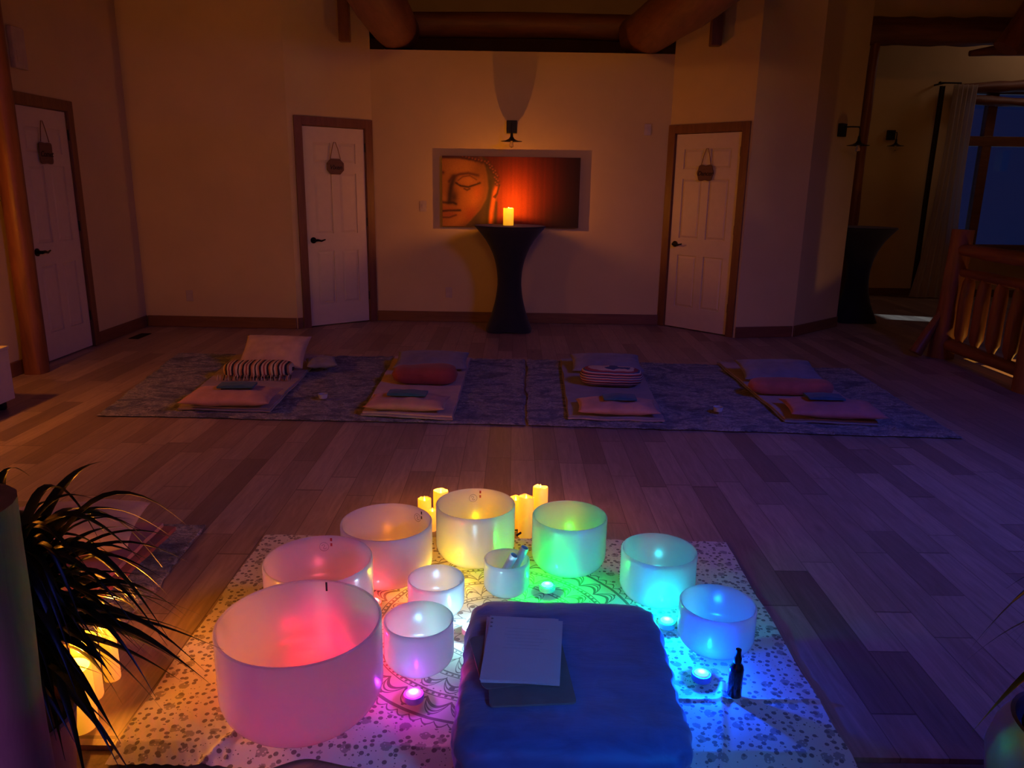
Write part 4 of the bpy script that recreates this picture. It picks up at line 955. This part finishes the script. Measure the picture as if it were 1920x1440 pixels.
# ------------------------------------------------------------------ cushion, papers, bottle
cu_x, cu_y, cu_w, cu_d, cu_h = .172, 1.935, .62, .74, .175
def cush_fn(face):
    pass
n = 40; vs = []; idx = {}
mb = MB()
bm = bmesh.new(); bmesh.ops.create_cube(bm, size=1.0); bmesh.ops.subdivide_edges(bm, edges=bm.edges, cuts=29, use_grid_fill=True)
for v in bm.verts:
    x, y, z = v.co*2
    def sgn(a, p): return math.copysign(abs(a)**p, a)
    ex = max(abs(x), abs(y)); side = 1-.10*(abs(z)**6)
    k = (1-.035*(abs(x)**8*abs(y)**8)*3)
    X_ = x*cu_w/2*side*(1-.02*(1-y*y))*k; Y_ = y*cu_d/2*side*(1-.02*(1-x*x))*k
    edge = max(abs(x), abs(y))**10
    Z_ = z*cu_h/2*(1-.10*edge)
    if abs(z) < .99 or edge > .2:
        fold = .006*sin(X_*0+Y_*70+4*vn(Y_*4, z*2))*(1-abs(z))**.5*(abs(x) > .98)+.006*vn(X_*18, Y_*18, Z_*14)
        rad_ = Vector((x if abs(x) > .98 else 0, y if abs(y) > .98 else 0, 0)); X_ += rad_.x*fold; Y_ += rad_.y*fold
    Z_ += .004*vn(X_*5, Y_*5, 3)+.0035*sin((Y_*1.0-X_*.35)*42+3*vn(X_*4, Y_*4))*(z > .9)*sm_ if False else .004*vn(X_*5, Y_*5, 3)+.002*vn(X_*8, Y_*22, 5)*(z > .9)
    Z_ += .004*(z > .9)*math.exp(-((x+1)/.22)**2)*vn(X_*6, Y_*60, 9)*2
    v.co = (X_, Y_, Z_+cu_h/2)
me = bpy.data.meshes.new('cushion_body'); bm.to_mesh(me); bm.free()
cu = empty('floor_cushion', (cu_x, cu_y, .012), radians(-1.2)); tag(cu, 'large dark navy rectangular floor cushion holding papers', 'cushion')
tn = NT('navy_velvet'); nn = tn.noise(tn.mapping(tn.tc(), (1, 2, 1)), 7, 6, .6, 1.); tn.col(tn.ramp(nn, [(.3, (.025, .060, .22)), (.7, (.05, .11, .36))])); tn.rough(.55); tn.bump(tn.noise(tn.mapping(tn.tc(), (3, 14, 1)), 3, 5, .6, 1.5), .14, .010)
tn.p.inputs['Sheen Weight'].default_value = .4
for p in me.polygons: p.use_smooth = True
me.materials.append(tn.m); co_ = bpy.data.objects.new('cushion_body', me); COL.objects.link(co_); co_.parent = cu
ZT = .012+cu_h+.004
def sheet(name, x, y, z, wd, dp, th, rz, mat, label, parts=True, round_=0, lines=False, group=None):
    k = round_; h_, l_ = wd/2, dp/2
    poly = []
    for cx_, cy_, a0 in ((h_-k, l_-k, 0), (-h_+k, l_-k, pi/2), (-h_+k, -l_+k, pi), (h_-k, -l_+k, 3*pi/2)):
        for q in range(5 if k else 1): poly.append((cx_+k*cos(a0+q*pi/8), cy_+k*sin(a0+q*pi/8)))
    o = MB().prism(poly, 0, th).build(name, M[mat], loc=(x, y, z), rz=rz); tag(o, label, 'paper' if mat == 'paper' else 'folder', group)
    return o
sheet('card_folder', .055, 1.895, ZT-.002, .228, .33, .005, radians(5), 'folder', 'dark folder lying lowest under the papers on the cushion', round_=.012)
o = sheet('clipboard', -.005, 1.925, ZT+.0035, .175, .25, .003, radians(12), 'folder', 'rounded pale-edged board sticking out left under the papers', round_=.02)
GPp = 'sheets of paper stacked on the cushion'
sheet('paper_sheet', .037, 1.972, ZT+.0068, .212, .322, .0035, radians(-1.0), 'paper', 'bottom white papers showing at the left edge of the stack', group=GPp)
sheet('paper_sheet', .048, 1.965, ZT+.0105, .214, .318, .0015, radians(-5.0), 'paper', 'middle sheet peeping out right of the stack', group=GPp)
tp_ = sheet('paper_sheet', .040, 1.970, ZT+.0122, .212, .320, .0012, radians(-3.5), 'paper', 'topmost printed sheet on the navy cushion', group=GPp)
ln = MB()
for k in range(7): ln.box(-.055+.01*(k % 2), .075-.012*(k % 3), .095-k*.017, .0975-k*.017, .0013, .0015)
ln.build('printed_lines', simple('faint_print', (.36, .35, .42), .7, bump=0), tp_)
for k in range(3):
    ln = MB().lathe([(.002, 0), (.0035, 0), (.0035, .0004), (.002, .0004)], 12, (-.098, .145-k*.022, .0013), True).build('punch_hole', M['ink'], tp_)
bt = empty('spray_bottle', (.690, 2.030, .0115)); tag(bt, 'small dark bottle with a pump cap beside the blue bowl', 'bottle')
MB().lathe([(0, 0), (.0185, 0), (.021, .003), (.021, .092), (.018, .104), (.010, .112), (.009, .118), (0, .118)], 28).build('glass_body', M['glassdark'], bt, smooth=True)
MB().lathe([(.0112, .113), (.0118, .115), (.0118, .13), (.0095, .133), (.008, .15), (.0085, .152), (.0085, .158), (0, .160)], 24).build('pump_cap', M['blackmetal'], bt, smooth=True)

# ------------------------------------------------------------------ plants
def blade(mb, base, az, ln, rise, droop, wd, seed):
    d = Vector((cos(az), sin(az), 0)); side = Vector((-sin(az), cos(az), 0)); n = 16; L = []; R_ = []
    for k in range(n+1):
        u = k/n; out = ln*(u*.55+.45*u*u)*(1-.15*u); z = rise*sin(min(1, u*1.15)*pi*.5)*1.0-droop*u**2.6
        p = Vector(base)+d*out+Vector((0, 0, z))+side*(.05*ln*vn(seed*3.1, u*1.5))
        w_ = wd*(sin(pi*min(1, .18+u*.82))**.8)*(1-u**4)+.0004
        L.append(p-side*w_+Vector((0, 0, .25*w_))); R_.append(p+side*w_+Vector((0, 0, .25*w_))); 
        if k == 0: C_ = []
        C_.append(p-Vector((0, 0, .15*w_)))
    vs = [q for t_ in zip(L, C_, R_) for q in t_]; fs = []
    for k in range(n):
        a = 3*k; fs += [(a, a+1, a+4, a+3), (a+1, a+2, a+5, a+4)]
    mb.add(vs, fs)
def plant(name, x, y, pr, ph, pot_prof, potmat, label, nl, ln, zc, azs, seed, z0=-.0135, extra=0, cx=0):
    rnd = random.Random(seed); root = empty(name, (x, y, z0)); tag(root, label, 'potted plant')
    MB().lathe(pot_prof, 40, (0, 0, 0)).build('pot', M[potmat], root, smooth=True)
    MB().lathe([(0, ph-.03), (pr*.86, ph-.03), (pr*.80, ph-.02), (0, ph-.015)], 30).build('soil', M['soil'], root, smooth=True)
    st = MB(); st.tube([(0, 0, ph-.04), (.01, 0, ph+.05), (0, .01, zc)], [.025, .018, .014], 10); st.tube([(.03, .02, ph-.04), (.06, .03, ph+.04), (.07, .03, zc-.05)], [.016, .013, .010], 10)
    st.build('stem', M['log'], root, smooth=True)
    for k in range(nl):
        az = rnd.uniform(*azs); mb = MB(); L_ = ln*rnd.uniform(.55, 1.1); ri = rnd.uniform(-.02, .30)
        if k % 4 == 0: ri = rnd.uniform(.25, .42)
        dr = rnd.uniform(.05, .38)
        blade(mb, (rnd.uniform(-.03, .05)+cx, rnd.uniform(-.03, .03), zc+rnd.uniform(-.14, .05)), az, L_, ri, dr, rnd.uniform(.010, .019), k+seed)
        mb.build('leaf', M['leaf'], root, smooth=True)
    if extra:
        mb = MB()
        for k in range(extra):
            blade(mb, (rnd.uniform(-.04, .06)+cx, rnd.uniform(-.04, .04), zc+rnd.uniform(-.18, .06)), rnd.uniform(*azs), ln*rnd.uniform(.35, .9), rnd.uniform(-.05, .30), rnd.uniform(.08, .36), rnd.uniform(.010, .019), k+seed+300)
        fo = mb.build('foliage', M['leaf'], root, smooth=True); fo['kind'] = 'stuff'
    return root
pp1 = [(0, 0), (.115, 0), (.125, .01), (.150, .235), (.153, .24), (.146, .245), (.138, .233), (.125, .20), (0, .20)]
plant('potted_plant', -1.215, 1.60, .148, .245, pp1, 'pot', 'spiky long-leaved plant in a tall grey pot at the left', 99, .50, .56, (-pi*.8, pi*.8), 5, extra=170, cx=.05)
pp2 = [(0, 0), (.10, 0), (.15, .03), (.195, .10), (.205, .17), (.19, .24), (.165, .285), (.155, .285), (.15, .27), (.16, .2), (0, .2)]
plant('potted_plant', 1.385, 1.56, .16, .285, pp2, 'potblue', 'spiky plant in a rounded blue planter at the bottom right corner', 70, .34, .60, (0, 2*pi), 9)

# ------------------------------------------------------------------ room lamps out of frame and stairwell
lamp('stairwell_lamp', (4.75, 6.35, -.25), (1.0, .45, .08), 12.0, .04)
lamp('cabinet_lamp', (-3.55, 4.35, 1.25), AMBER, 30.0, .05)
